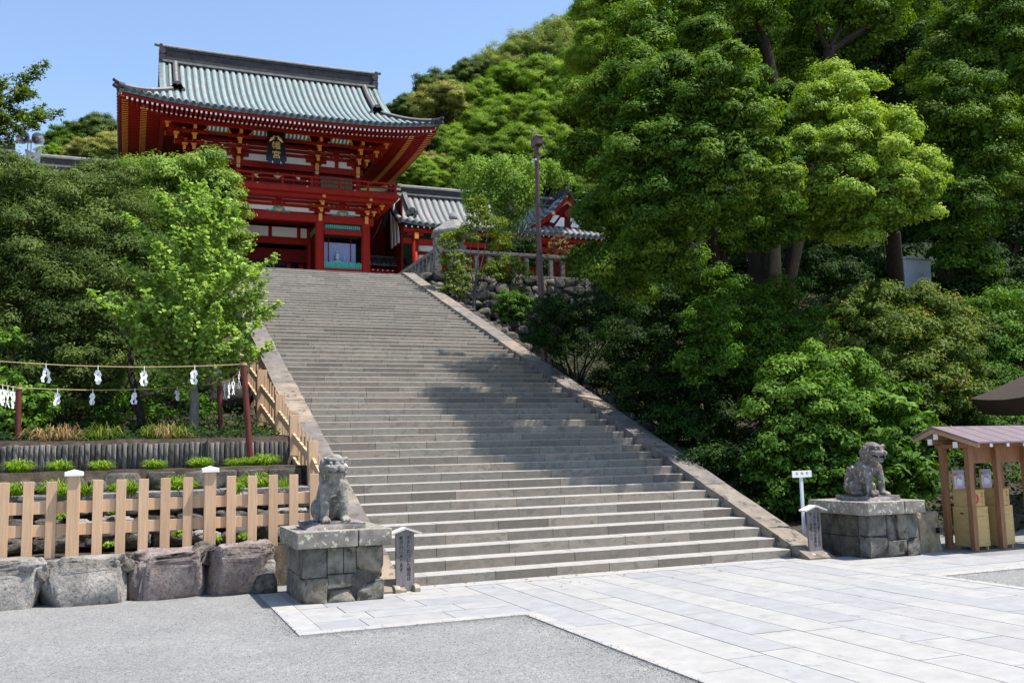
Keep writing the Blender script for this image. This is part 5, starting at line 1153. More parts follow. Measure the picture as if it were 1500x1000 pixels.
# striped coves between the upper brackets
for i in range(3):
    a, b = UC[i]+.60, UC[i+1]-.60; mb = MB(); nS = int((b-a)/.105); nS += 1-nS % 2
    for k in range(nS):
        x0, x1 = a+(b-a)*k/nS, a+(b-a)*(k+1)/nS; m = k % 2; q = [(y, z) for y, z in ((YU-1.40, 20.02), (YU-1.30, 19.80), (YU-1.12, 19.66), (YU-.90, 19.60))]
        pr = .03 if m == 0 else 0
        for j in range(3):
            (y0, z0), (y1, z1) = q[j], q[j+1]; mb.hexa([(GX+x0, y0-pr, z0-pr), (GX+x1, y0-pr, z0-pr), (GX+x1, y1-pr, z1-pr), (GX+x0, y1-pr, z1-pr), (GX+x0, y0+.04, z0+.04), (GX+x1, y0+.04, z0+.04), (GX+x1, y1+.04, z1+.04), (GX+x0, y1+.04, z1+.04)], m)
    P_('striped_cove', mb, [MT['green'], MT['white']])
    for s_, x in ((1, a), (-1, b)):
        mb = MB(); mb.tube([(GX+x-s_*.02, YU-1.42, 19.52), (GX+x+s_*.10, YU-1.45, 19.72), (GX+x+s_*.34, YU-1.48, 19.88)], .035, 6); P_('cloud_arm', mb, MT['gold'])
# name plaque (a thing of its own, leaning out under the eave)
pc0 = at(404.5, 216, 36.45); tl = Matrix.Rotation(R_(-11), 3, 'X')
pq = thing('name_plaque', 'tall black plaque with three gold characters hung under the gate eave', 'sign', pc0)
pw, ph = .53, 1.02
def tp_(pts): return [pc0+(tl @ Vector(p)) for p in pts]
mb = MB(); out = [(-pw*.88, ph), (-pw*.92, ph*.3), (-pw*.86, ph*-.2), (-pw*1.04, -ph*.45), (-pw*1.02, -ph*.75), (-pw*.86, -ph*.82), (-pw*.84, -ph), (pw*.84, -ph), (pw*.86, -ph*.82), (pw*1.02, -ph*.75), (pw*1.04, -ph*.45), (pw*.86, -ph*.2), (pw*.92, ph*.3), (pw*.88, ph)]
n_ = len(out); mb.add(tp_([(x, -.05, z) for x, z in out])+tp_([(x, .05, z) for x, z in out]), [tuple(range(n_))[::-1], tuple(range(n_, 2*n_))]+[(i, (i+1) % n_, (i+1) % n_+n_, i+n_) for i in range(n_)]); mb.build('board', MT['black'], pq)
mb = MB()
for chx, z, sz in (('幡', .06, .50), ('宮', -.50, .48)): text_mb(mb, chx, tuple(tp_([(0, -.056, z)])[0]), sz, tilt=tl, thick=.012)
for s_ in (-1, 1):     # the first character drawn as a pair of facing doves
    pts = tp_([(s_*.07, -.065, .66), (s_*.12, -.065, .62), (s_*.15, -.065, .55), (s_*.22, -.065, .48), (s_*.30, -.065, .36), (s_*.36, -.065, .30)]); mb.tube(pts, [.035, .065, .05, .085, .06, .015], 8)
    mb.tube(tp_([(s_*.09, -.065, .63), (s_*.01, -.065, .60)]), [.03, .008], 6); mb.tube(tp_([(s_*.20, -.065, .50), (s_*.06, -.065, .46)]), [.04, .01], 6)
mb.build('lettering', MT['goldleaf'], pq)
mb = MB()
for x in (-.22, .22): ell(mb, tuple(tp_([(x, -.06, -.93)])[0]), (.03, .02, .07), 8)
mb.build('fitting', MT['brass'], pq)

# ================================================================== SIDE HALLS
def long_roof(t, x0, x1, ye, ze, yr, zr, sp=.40, mat='tilepink', endcap=True, right=True):
    mb = MB(); nv = 10
    def pz(u): return ze+(zr-ze)*(.62*u+.38*u*u)
    for sg in (1, -1):
        cols = []; n = int((x1-x0)/sp)
        for i in range(n+1):
            x = x0+(x1-x0)*i/n; lf = .22*max(0, 1-abs(x-x0)/2.5)**2
            cols.append([Vector((x, yr-sg*(yr-ye)*(1-u), pz(u)+lf*(1-u))) for u in np.linspace(0, 1, nv+1)])
        vs = [q for p in cols for q in p]; n1 = nv+1
        mb.add(vs, [(i*n1+j, (i+1)*n1+j, (i+1)*n1+j+1, i*n1+j+1) for i in range(n) for j in range(nv)], 1, True)
        mb.add([q-Vector((0, 0, .12)) for q in vs], [(i*n1+j, (i+1)*n1+j, (i+1)*n1+j+1, i*n1+j+1) for i in range(n) for j in range(nv)], 2, True)
        for p in cols: half_tube(mb, p, .155, 8, 0, .5); mb.tube([p[0], p[0]+(p[0]-p[1]).normalized()*.04], .13, 8, 2)
        for i in range(n): a, b = cols[i][0], cols[i+1][0]; v = Vector((0, 0, .16)); y_ = Vector((0, .05, 0)); mb.hexa([a-v-y_, b-v-y_, b-v+y_, a-v+y_, a-y_, b-y_, b+y_, a+y_], 2)
        for j in range(nv):
            a, b = cols[0][j], cols[0][j+1]; v = Vector((0, 0, .26)); h = Vector((.12, 0, 0)); mb.hexa([a-v-h, a-v, b-v, b-v-h, a+v*.3-h, a+v*.3, b+v*.3, b+v*.3-h], 2)
        if endcap:
            pts = [q+Vector((.9, 0, .12)) for q in cols[0][3:]]
            for i in range(len(pts)-1): mb.beam(pts[i], pts[i+1], .26, .30, 2)
            o = pts[0]
            for dx, dz, r in ((0, .14, .2), (-.22, 0, .15), (.22, 0, .15)): mb.tube([(o.x+dx, o.y-sg*.2, o.z+dz), (o.x+dx, o.y-sg*.02, o.z+dz)], r, 10, 2)
    r_ = mb.build('roof', [MT[mat], MT['tilegap'], MT['tileend']], t)
    mb = MB()
    for z0, z1, hw, m in ((0, .10, .30, 1), (.10, .48, .17, 0), (.48, .58, .24, 1)): mb.box(x0-.05, x1, yr-hw, yr+hw, zr-.06+z0, zr-.06+z1, m)
    half_tube(mb, [(x0-.05, yr, zr+.52), (x1, yr, zr+.52)], .13, 6, 1); mb.build('ridge', [MT['tiledark'], MT['ridgetop']], r_)
    return r_
kr = thing('side_hall', 'long red side hall with striped green tiled roof right of the gate', 'hall', (18, 41, LZ))
long_roof(kr, 10.75, 34, 38.5, 15.62, 41, 18.02)
for x in [11.75+2.9*i for i in range(8)]:
    mb = MB(); mb.lathe([(.22, 0), (.22, 5.0)], (x, 38.95, LZ), 14); mb.build('column', MT['red'], kr)
    mb = MB(); mb.box(x-.12, x+.12, 38.55, 38.72, 14.75, 15.1, 0); mb.box(x-.5, x+.5, 38.85, 39.05, 15.02, 15.18, 1); mb.box(x-.1, x+.1, 38.70, 39.2, 14.8, 15.0, 1); mb.build('bracket', [MT['gold'], MT['red']], kr)
mb = MB(); mb.box(11, 34, 38.86, 39.04, 14.5, 14.8); mb.box(11, 34, 38.72, 38.85, 15.18, 15.38); mb.build('beam', MT['red'], kr)
mb = MB(); mb.box(11.9, 13.4, 39.25, 39.3, 13.0, 14.5, 0); mb.build('plaster', MT['plaster'], kr)
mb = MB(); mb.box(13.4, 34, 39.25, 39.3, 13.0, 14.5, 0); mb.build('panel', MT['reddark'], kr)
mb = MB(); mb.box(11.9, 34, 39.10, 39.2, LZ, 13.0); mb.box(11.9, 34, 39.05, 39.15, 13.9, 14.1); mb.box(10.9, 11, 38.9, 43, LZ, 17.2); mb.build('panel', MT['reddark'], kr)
mb = MB()
for k in range(60): x = 11.1+k*.37; mb.box(x-.045, x+.045, 38.56, 39.0, 15.40, 15.49, 0); mb.box(x-.045, x+.045, 38.548, 38.558, 15.40, 15.49, 1)
mb.build('rafters', [MT['red'], MT['white']], kr)
mb = MB()
for k in range(3): mb.prism([(39.2+k*.75, 14.6), (39.55+k*.75, 14.6), (39.75+k*.75, 16.0+.5*k), (39.4+k*.75, 15.6+.5*k)], 10.83, 10.895, 'x')
mb.build('gable_plaster', MT['plaster'], kr)
mb = MB(); mb.box(8.45, 10.88, 42.6, 42.7, LZ, 17.6); mb.build('panel', MT['reddark'], kr)
# dormer gable facing front, further right
dg = MB(); dx = 22.0; ap = 18.45; 
for s_ in (-1, 1):
    cols = []
    for j in range(9):
        y = 39.0+.45*j; cols.append([Vector((dx+s_*3.0*u, y, ap-(ap-15.95)*(1.45*u-.45*u*u))) for u in np.linspace(0, 1, 9)])
    vs = [q for p in cols for q in p]; dg.add(vs, [(i*9+j, (i+1)*9+j, (i+1)*9+j+1, i*9+j+1) for i in range(8) for j in range(8)], 1, True)
    for p in cols: half_tube(dg, p, .085, 6, 0)
    for q in cols[0][1::1]: dg.tube([q+Vector((0, -.12, .07)), q+Vector((0, .3, .07))], .11, 8, 2)
dgo = dg.build('gable_roof', [MT['tile'], MT['tilegap'], MT['tileend']], kr)
mb = MB(); mb.beam((dx, 38.95, ap+.22), (dx, 43, ap+.22), .34, .45, 0); mb.tube([(dx, 39.1, ap+.4), (dx, 38.8, ap+.75), (dx+.15, 38.6, ap+1.25)], [.16, .12, .05], 8, 0); mb.tube([(dx, 38.86, ap+.12), (dx, 39.0, ap+.12)], .20, 12, 0); mb.tube([(dx-.22, 38.88, ap-.05), (dx-.22, 39.0, ap-.05)], .14, 10, 0); mb.tube([(dx+.22, 38.88, ap-.05), (dx+.22, 39.0, ap-.05)], .14, 10, 0); mb.build('gable_ridge', [MT['tiledark'], MT['ridgetop']], dgo)
mb = MB(); us = np.linspace(-1, 1, 17); gp = [(dx+2.85*u, ap-.12-(ap-15.95)*(1.45*abs(u)-.45*u*u)) for u in us]; mb.prism(gp, 39.3, 39.4); mb.build('gable_wall', MT['reddark'], kr)
mb = MB()
for s_ in (-1, 1):
    pts = [Vector((dx+s_*2.95*u, 39.05, ap-.16-(ap-15.95)*(1.45*u-.45*u*u))) for u in np.linspace(0, 1, 9)]
    for i in range(8): mb.beam(pts[i], pts[i+1], .08, .30, 0)
    mb.tube([(pts[3].x, 38.98, pts[3].z), (pts[3].x, 39.0, pts[3].z)], .13, 10, 1); mb.tube([(pts[6].x, 38.98, pts[6].z), (pts[6].x, 39.0, pts[6].z)], .13, 10, 1)
    mb.prism([(dx+s_*.25, 16.3), (dx+s_*.9, 16.3), (dx+s_*.45, 16.9), (dx+s_*.2, 16.9)], 39.25, 39.29, 'y', 2); mb.prism([(dx+s_*.55, 17.0), (dx+s_*.95, 17.05), (dx+s_*1.25, 16.55), (dx+s_*.95, 16.5)], 39.25, 39.29, 'y', 2)
    mb.prism([(dx, ap-.35), (dx+s_*.6, ap-.85), (dx+s_*.6, ap-1.05), (dx, ap-.6)], 39.22, 39.24, 'y', 1)
mb.tube([(dx, 39.15, 17.15), (dx, 39.2, 17.15)], .24, 10, 0); mb.build('gable_board', [MT['red'], MT['brass'], MT['plaster']], kr)
# low roofed wall joining gate and hall
lw = thing('roofed_wall', 'low red wall with its own small dark tiled roof between gate and side hall', 'wall', (10, 40.6, LZ))
mb = MB(); mb.box(8.8, 11.6, 40.5, 40.7, LZ, 13.2); mb.build('wall', MT['red'], lw)
mb = MB()
for sg in (-1, 1):
    mb.hexa([(8.75, 40.6, 13.75), (11.65, 40.6, 13.75), (11.65, 40.6+sg*.75, 13.25), (8.75, 40.6+sg*.75, 13.25), (8.75, 40.6, 13.85), (11.65, 40.6, 13.85), (11.65, 40.6+sg*.75, 13.35), (8.75, 40.6+sg*.75, 13.35)])
    for k in range(10): x = 8.9+k*.29; half_tube(mb, [(x, 40.6+sg*.76, 13.35), (x, 40.6, 13.85)], .07, 5)
mb.box(8.75, 11.65, 40.5, 40.7, 13.86, 14.0); mb.build('roof', MT['tiledark'], lw)
mb = MB()
for k in range(8): x = 9.15+k*.30; mb.box(x-.03, x+.03, 39.99, 40.01, 12.98, 13.04)
mb.box(11.45, 11.6, 40.2, 40.35, 12.4, 13.2, 1); mb.build('fitting', [MT['white'], MT['gold']], lw)
kl = thing('left_hall', 'dark ridged roof of the left side hall just showing above the shrubs', 'hall', (-7, 41, LZ))
long_roof(kl, -8.6, -3.6, 38.5, 15.7, 41, 17.98, mat='tilegap', endcap=False)
mb = MB(); mb.box(-8.2, -3.6, 38.9, 43, LZ, 15.6); mb.build('walls', MT['red'], kl)
mb = MB(); mb.prism([(-9.15, 18.0), (-8.55, 18.0), (-8.52, 19.0), (-8.75, 18.55), (-9.3, 18.75)], 40.7, 41.3); mb.build('ridge_end_tile', MT['tile'], kl)
fl = thing('far_left_hall', 'low dark roof ridge behind the horn loudspeakers at the far left', 'hall', (-14, 43, LZ))
long_roof(fl, -24, -10.0, 39.5, 16, 43, 19.2, mat='tiledark', endcap=False)
mb = MB(); mb.box(-23.6, -10.4, 40, 46, LZ, 16.0); mb.build('walls', MT['red'], fl)
for i, (px, py) in enumerate(((36, 203), (52, 205))):
    p = at(px, py, 40.2); t = thing('horn_loudspeaker', ['grey horn loudspeaker, the left one of the pair above the left roof', 'grey horn loudspeaker, the right one of the pair above the left roof'][i], 'loudspeaker', p, 'pair of horn loudspeakers')
    d = Vector(((-.25, .55)[i], -.75, -.05)).normalized(); mb = MB(); mb.tube([p-d*.35, p-d*.1, p+d*.12, p+d*.22], [.09, .13, .28, .36], 16, caps=False); mb.tube([p+d*.22, p+d*.24], .375, 16, caps=False); mb.build('horn', MT['chrome'], t)
    mb = MB(); mb.tube([p-d*.55, p-d*.33], .12, 12); mb.tube([p-d*.3, p+d*.1], .05, 8); mb.build('driver', MT['chrome'], t)
    mb = MB(); mb.tube([p-d*.4, p-d*.4-Vector((0, 0, .6))], .03, 8); mb.tube([p-d*.4-Vector((0, 0, .6)), Vector((p.x, 40.9, 18.1))], .04, 8); mb.build('bracket', MT['chrome'], t)

# ================================================================== TREES AND SHRUBS
def gz_(x, y): return tz(x, y)
def base_at(px, Y, py=600):
    p = at(px, py, Y); return (p.x, Y, gz_(p.x, Y))
# --- right side camphors
T1 = [(862,150,7.6,40,.55),(900,160,6.5,58,.45),(868,240,7.5,44,.25),(935,225,4.2,58,.35),(896,322,6.8,50,.15),(945,305,4.0,58,.15),(1000,230,3.4,52,.2),(905,400,7,56,.15),(960,370,5,55,.1),(1015,320,3.6,50,.1),(874,312,8.5,36,.25),
      (1062,110,3.0,46,.55),(1085,175,2.7,46,.65),(1062,245,2.6,45,.5),(1100,262,2.4,40,.85),(1150,266,2.1,30,1.1),(1025,160,3.4,46,.3),(980,130,4.4,54,.25),(930,115,6.0,52,.3),(1040,300,3.0,45,.25),(1112,225,2.7,36,.6),(866,388,8.5,36,.2),(985,395,5,45,.1),(1130,305,3.6,38,.2),(1120,350,5.5,38,.05),(1150,330,5.5,36,.05),(1075,320,3.4,36,.3),(1060,355,6,30,0),(1010,405,6,36,.05),(1090,120,4.2,36,.2),(960,180,4.2,44,.2),(1138,200,6,38,.15),(1142,250,5,38,.15),(1150,150,7,34,.2),(1030,60,7,40,.2)]  # right column tinted paler to paint its highlights
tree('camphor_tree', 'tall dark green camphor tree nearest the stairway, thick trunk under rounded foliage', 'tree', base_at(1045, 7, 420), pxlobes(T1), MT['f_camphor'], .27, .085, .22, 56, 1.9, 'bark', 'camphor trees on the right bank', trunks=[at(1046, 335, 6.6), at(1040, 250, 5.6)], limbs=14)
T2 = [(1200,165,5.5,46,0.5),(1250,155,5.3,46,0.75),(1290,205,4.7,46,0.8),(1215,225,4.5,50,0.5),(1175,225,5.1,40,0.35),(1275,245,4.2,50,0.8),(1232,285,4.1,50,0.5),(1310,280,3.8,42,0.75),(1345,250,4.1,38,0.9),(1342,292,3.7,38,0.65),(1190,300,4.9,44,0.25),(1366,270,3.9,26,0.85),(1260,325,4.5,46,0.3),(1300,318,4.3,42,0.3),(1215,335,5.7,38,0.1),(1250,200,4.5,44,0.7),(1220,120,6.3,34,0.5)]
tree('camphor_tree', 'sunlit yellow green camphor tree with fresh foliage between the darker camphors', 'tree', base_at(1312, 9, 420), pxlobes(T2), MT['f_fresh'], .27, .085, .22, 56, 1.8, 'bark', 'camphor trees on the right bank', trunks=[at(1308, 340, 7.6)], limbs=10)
T3 = [(935,45,9.2,52,0.7),(985,25,9.7,58,0.75),(1050,5,9.7,55,0.8),(1105,15,10.2,52,0.8),(1180,5,10.7,52,0.9),(1240,15,10.7,55,0.9),(1290,25,10.2,45,0.95),(1330,5,11.2,50,0.8),(955,90,8.7,48,0.42),(1020,65,11.2,50,0.37),(1255,70,11.2,40,0.9),(1160,95,12.7,36,0.57),(1210,140,12.2,34,0.7),(1080,120,11.7,40,0.22),(1140,180,11.2,38,0.22),(1170,60,12.2,36,0.42)]
tree('camphor_tree', 'tallest camphor tree, forked dark limbs showing under its high crown', 'tree', base_at(1128, 10.7, 420), pxlobes(T3), MT['f_camphor'], .36, .11, .30, 50, 1.35, 'bark', 'camphor trees on the right bank', trunks=[at(1128, 215, 10.2), at(1215, 75, 10.2), at(1120, 60, 10.2), at(1085, 70, 10.4)], limbs=10)
T4 = [(1400,150,11,55,.4),(1365,190,11.5,46,.45),(1430,200,10.5,56,.35),(1450,265,10.5,52,.25),(1405,305,10.5,52,.25),(1395,365,11,46,.1),(1462,100,11,58,.35),(1480,30,11,58,.5),(1420,45,12,55,.45),(1490,185,10.5,50,.3),(1420,400,11,38,.05),(1385,245,11.5,44,.4),(1440,330,11,46,.1),(1510,90,11,50,.3),(1375,105,12.5,45,.35),(1470,150,12,56,.3),(1455,220,11.5,50,.2),(1500,270,11.5,50,.2),(1490,10,12,60,.5)]
tree('camphor_tree', 'dark camphor tree at the right edge of the picture with leaning trunks', 'tree', base_at(1392, 11.5, 420), pxlobes(T4), MT['f_camphor'], .38, .11, .28, 50, 1.45, 'bark', 'camphor trees on the right bank', trunks=[at(1385, 385, 11.2), at(1425, 395, 11.5), at(1480, 250, 11.5)], limbs=10)
T5 = [(1300,60,19,60,.2),(1350,95,19,60,.25),(1240,95,20,55,.2),(1180,160,20,55,.1),(1130,150,20,52,.1),(1330,170,19,55,.15),(1360,30,20,60,.3),(1280,130,20,60,.1),(1340,330,18,55,.0),(1200,370,18,55,0),(1130,320,18,60,0),(1260,385,18,50,0),(1080,360,19,55,0),(1080,60,20,60,.1),(1010,110,20,60,.1),(1180,90,21,55,.15),(1120,230,20,60,0),(950,60,20,55,.1),(1240,200,20,60,0),(1300,250,20,60,0),(1030,150,21,75,0),(1090,200,21,75,0),(1160,40,22,75,.1),(960,140,21,70,0),(1250,30,22,75,.1),(1010,250,21,70,0),(930,250,22,60,0)]
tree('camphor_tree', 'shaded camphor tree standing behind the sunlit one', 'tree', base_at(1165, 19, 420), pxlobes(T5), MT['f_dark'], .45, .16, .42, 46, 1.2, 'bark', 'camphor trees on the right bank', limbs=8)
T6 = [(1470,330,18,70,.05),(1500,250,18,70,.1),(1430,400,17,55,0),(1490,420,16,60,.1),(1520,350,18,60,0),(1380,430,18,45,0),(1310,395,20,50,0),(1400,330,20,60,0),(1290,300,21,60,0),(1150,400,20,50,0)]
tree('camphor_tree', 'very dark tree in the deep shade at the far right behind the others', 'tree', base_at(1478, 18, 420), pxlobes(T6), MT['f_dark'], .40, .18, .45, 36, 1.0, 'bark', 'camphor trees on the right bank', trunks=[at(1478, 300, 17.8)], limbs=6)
# --- right side shrubs
def shrub(name, label, px, Y, L, mat, leaf, cr, per=36, dens=1.1, group='shrubs on the right bank', tr=.09, cat='shrub', aspect=.5, up=.6, bark='bark', gz=None, rough=.2, **kw):
    b = list(base_at(px, Y, 600)); 
    if gz is not None: b[2] = gz
    return tree(name, label, cat, b, pxlobes(L), MT[mat], tr, leaf, cr, per, dens, bark, group, fork=.4, aspect=aspect, up=up, rough=rough, core=kw.pop('core', 240 if mat != 'f_olive' and mat != 'f_pale' and mat != 'f_brown' else 0), **kw)
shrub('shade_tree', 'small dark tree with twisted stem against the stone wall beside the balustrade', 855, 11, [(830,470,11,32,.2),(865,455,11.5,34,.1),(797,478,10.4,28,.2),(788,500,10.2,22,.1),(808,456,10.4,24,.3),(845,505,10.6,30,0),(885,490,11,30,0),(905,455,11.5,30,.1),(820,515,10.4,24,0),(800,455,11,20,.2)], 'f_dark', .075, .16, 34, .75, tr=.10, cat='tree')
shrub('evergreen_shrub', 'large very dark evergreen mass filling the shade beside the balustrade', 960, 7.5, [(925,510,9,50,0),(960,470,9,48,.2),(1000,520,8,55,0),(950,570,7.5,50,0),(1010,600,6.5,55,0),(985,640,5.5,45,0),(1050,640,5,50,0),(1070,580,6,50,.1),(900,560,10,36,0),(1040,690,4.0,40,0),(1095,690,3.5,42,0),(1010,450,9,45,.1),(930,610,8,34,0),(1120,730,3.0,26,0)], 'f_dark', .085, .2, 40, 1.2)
shrub('layered_shrub', 'layered evergreen shrub with lit flat sprays above the dark mass', 1120, 6.5, [(1100,455,6.5,40,.5),(1145,440,6.5,36,.5),(1080,490,6,38,.3),(1130,495,6,44,.5),(1175,480,6,42,.5),(1110,535,5.5,42,.2),(1165,530,5.5,44,.4),(1090,560,5.5,40,0),(1060,430,5.2,36,.2),(1040,470,5.0,38,.1),(1045,515,4.8,40,.05),(1020,540,5,40,0)], 'f_bright', .085, .19, 38, .95, up=.9)
shrub('round_shrub', 'round glossy light green shrub between dark mass and right lion', 1195, 3.6, [(1150,560,3.6,40,1.1),(1195,545,3.4,44,1.2),(1245,555,3.4,42,1.2),(1275,590,3.3,38,1.1),(1130,600,3.4,40,.6),(1180,600,2.9,48,1.0),(1230,610,2.8,46,1.0),(1270,640,2.8,36,.5),(1150,650,2.9,42,.4),(1205,660,2.6,46,.4),(1120,680,3.0,36,.2),(1170,705,2.6,40,.2),(1225,705,2.4,40,.2),(1265,690,2.5,34,.2),(1145,735,2.6,30,0),(1200,745,2.3,32,0)], 'f_bright', .10, .17, 34, 1.25)  # upper lobes tinted paler to paint the sunlit top
shrub('reddish_shrub', 'wide olive shrub sprinkled with reddish young leaves, behind the round light shrub', 1330, 6, [(1250,470,6.5,44,.4),(1295,450,6.5,44,.5),(1340,460,6.2,46,.5),(1380,480,6,44,.5),(1270,510,5.6,48,.3),(1320,510,5.2,50,.4),(1370,520,5.2,48,.4),(1300,560,4.8,48,.3),(1350,570,4.6,48,.3),(1400,540,5.5,44,.3),(1420,500,6.5,40,.3),(1395,590,4.6,44,.2),(1340,615,4.2,42,.1)], 'f_red', .095, .18, 36, 1.2)
shrub('evergreen_shrub', 'mid green shrub at the right edge under the pavilion eave', 1460, 6.5, [(1440,470,7,42,.5),(1480,470,7,44,.7),(1455,520,6.5,46,.4),(1495,520,6.5,44,.5),(1440,570,6,44,.3),(1480,590,5.5,46,.2),(1420,620,5,40,.2),(1460,650,4.5,44,.1),(1500,640,5,44,.1),(1450,715,3.8,40,.1),(1490,715,3.8,40,.2),(1415,690,3.8,36,.1)], 'f_bright', .095, .18, 36, 1.15)
shrub('broadleaf_shrub', 'large leaved bright shrub directly behind the right lion', 1330, 2.0, [(1310,600,2.4,34,.9),(1340,640,2.0,34,.7),(1300,655,2.0,32,.6),(1330,690,1.7,34,.5),(1355,675,1.9,28,.5),(1295,705,1.7,30,.3),(1360,720,1.6,26,.3),(1275,735,1.5,22,.1),(1325,735,1.5,24,.1)], 'f_bright', .19, .18, 16, 1.2, aspect=.42)
for i, (lb, px, Y, L) in enumerate([('dark low bush between the trunk of the nearest camphor and the stone wall', 1000, 12, [(940,420,12,36,.1),(985,425,12,36,.1),(1020,410,12.5,34,0),(905,430,13,34,.1)]), ('dark low bush between the nearest and the sunlit camphor trunks', 1150, 12, [(1085,405,12,38,.1),(1130,410,12,40,.1),(1180,405,12,40,.1),(1225,410,12,38,.1),(1265,400,12.5,34,0),(1160,370,14,40,0)]), ('dark low bush right of the white cabinet under the right camphors', 1430, 12, [(1405,430,11,30,.1),(1440,425,11,38,.1),(1480,430,11,40,.1),(1510,415,11,40,0)])]):
    shrub('evergreen_bush', lb, px, Y, L, 'f_dark', .11, .22, 36, 1.0, 'dark bushes under the camphors', .05)
# --- planting against the stone wall by the stair top
shrub('pad_tree', 'small olive tree with flat leaf pads in front of the stone wall', 690, 22.5, [(665,385,22.5,24,.5),(715,335,22.5,26,.6),(680,350,22.5,22,.6),(735,360,22.5,20,.6),(655,355,22.5,16,.5),(745,395,22,22,.3),(725,405,22,22,.2),(665,425,22,18,.7),(760,400,22,20,.5),(700,315,22.5,16,.7),(675,405,22,18,.4),(700,300,22.5,14,.6),(755,430,22,16,.2)], 'f_olive', .11, .2, 28, .75, cat='tree', tr=.10, bark='barkgrey', group='small trees at the stone wall', up=1.0, gz=7.4)
shrub('clipped_shrub', 'low clipped shrub at the foot of the stone wall beside the lamp post', 755, 20, [(745,445,20,20,.6),(765,450,20,18,.5),(755,465,20,20,.3),(735,455,20,12,.5)], 'f_bright', .09, .16, 34, 1.2, group='shrubs along the stone wall', tr=.08, gz=6.3)
shrub('weeping_tree', 'pale green weeping tree behind the stone railing left of the lamp post', 765, 29, [(700,255,29,28,.6),(740,250,29,30,.7),(775,250,29,24,.6),(808,247,29,18,.6),(715,290,29,26,.5),(750,295,29,28,.5),(778,285,29,14,.4),(740,325,29,16,.4),(695,290,29,18,.5),(820,255,29,16,.5),(760,275,28.5,26,.6)], 'f_pale', .15, .26, 30, 1.0, cat='tree', tr=.16, bark='barkgrey', group='small trees behind the stone railing', sag=.35, up=.2, gz=10)
shrub('evergreen_bush', 'dark small bush under the weeping tree behind the stone railing', 745, 28, [(735,375,28,22,.1),(765,365,28,22,.1),(785,385,28,18,.2),(800,395,28,14,.4)], 'f_dark', .12, .2, 30, 1.0, group='shrubs along the stone wall', tr=.06, gz=10)
shrub('dry_bush', 'brown dry leaved bush behind the stone railing right of the lamp post', 822, 28, [(815,366,28,15,.5),(832,372,28,13,.5),(820,354,28,11,.6),(806,380,28,10,.4)], 'f_brown', .12, .2, 24, .8, group='shrubs along the stone wall', tr=.05, gz=10)
# --- left side
L1 = [(25,305,11,60,.3),(75,297,11.5,52,.5),(120,286,12,46,.6),(18,272,12.5,42,.5),(-12,280,12.5,44,.4),(20,380,14,70,0),(70,340,14,60,.1),(30,470,13,70,0),(110,420,13,60,0),(10,330,13,60,.1),(160,380,13,55,0),(-20,430,11,60,.2),(60,430,14,70,0),(146,332,14,52,.1),(73,350,14,52,.1),(150,410,14,55,0),(210,350,14.5,50,0),(235,340,15,52,0),(245,400,15,52,0),(60,360,10.5,62,.4),(125,330,10.5,60,.45),(165,292,11,48,.6),(25,420,10,62,.3),(90,415,9.5,62,.35),(150,395,10,58,.4),(190,360,10.5,46,.4),(40,490,9.5,58,.3),(105,480,9,58,.3),(160,465,9.5,52,.2),(15,545,9,46,.1),(70,545,8.5,50,.1),(125,545,8.5,48,.05),(100,590,8.3,36,0),(60,600,8.2,30,0),(180,520,9.5,42,0)]
tree('yew_tree', 'big dark fine leaved evergreen filling the left bank', 'tree', base_at(110, 10, 560), pxlobes(L1), MT['f_yew'], .22, .095, .17, 44, 1.0, 'bark', 'trees on the left bank', aspect=.28, limbs=8, rough=.36, fuzz=.20, core=200)
L2 = [(240,270,13,48,.95),(290,264,13,46,1.1),(322,285,13,34,1.0),(200,275,13.5,42,.9),(338,315,12.6,24,.8),(336,355,12.4,24,.6),(333,395,12.2,24,.3),(230,325,12.5,52,.5),(285,325,12.5,50,.5),(320,350,12.5,36,.5),(180,310,13,40,.4),(215,385,12,50,.2),(275,390,12,52,.2),(320,400,12.5,34,.3),(220,440,11.5,46,0),(280,450,11.5,48,0),(325,455,12,34,0)]
tree('evergreen_tree', 'domed bright green evergreen tree hiding the left part of the gate', 'tree', base_at(255, 12.5, 520), pxlobes(L2), MT['f_dome'], .2, .08, .17, 48, 1.3, 'bark', 'trees on the left bank', limbs=8)
L3 = [(240,560,8.8,40,.3),(180,580,8.4,36,.3),(160,610,8.2,28,.3),(290,600,9,30,.2),(225,610,8.4,26,.1),(290,540,10,36,0),(120,640,8.0,22,.1)]
shrub('underwood_shrub', 'low loose shrub under the ginkgo with thin leaning stems', 235, 8.6, L3, 'f_bright', .075, .17, 26, .5, 'trees on the left bank', .07, gz=2.6)
tr_ = thing('leaning_trunk', 'bare dark trunk leaning left behind the palisade, left of the ginkgo', 'tree trunk', at(212, 636, 7.2)); mb = MB(); limb(mb, at(213, 640, 7.2), at(190, 540, 7.8), .10, .07, .05); limb(mb, at(190, 540, 7.8), at(205, 470, 8.5), .07, .05, .05); mb.build('bark', MT['bark'], tr_)
shrub('light_shrub', 'pale leaved shrub behind the left red brown pole', 40, 6.3, [(25,590,6.3,30,.8),(55,600,6.2,26,.8),(10,620,6.0,28,.7),(45,628,6.0,22,.5),(65,580,6.5,20,.7),(5,560,6.6,22,.6),(10,500,7,20,.6),(-15,580,6.3,30,.5)], 'f_bright', .10, .15, 22, .9, 'trees on the left bank', .05, gz=2.4)
mb = MB(); rr = random.Random(31)
for i in range(46):
    p = at(rr.uniform(150, 345), 600, 10.2); s_ = rr.uniform(.2, .45); mb.tint = rr.random()*.6; mb.rock((p.x, 10.4+rr.uniform(-.3, .3), 2.7+rr.uniform(0, 1.7)), (s_*1.2, s_*.7, s_*.8), i, 3, .5, .14, 1.7)
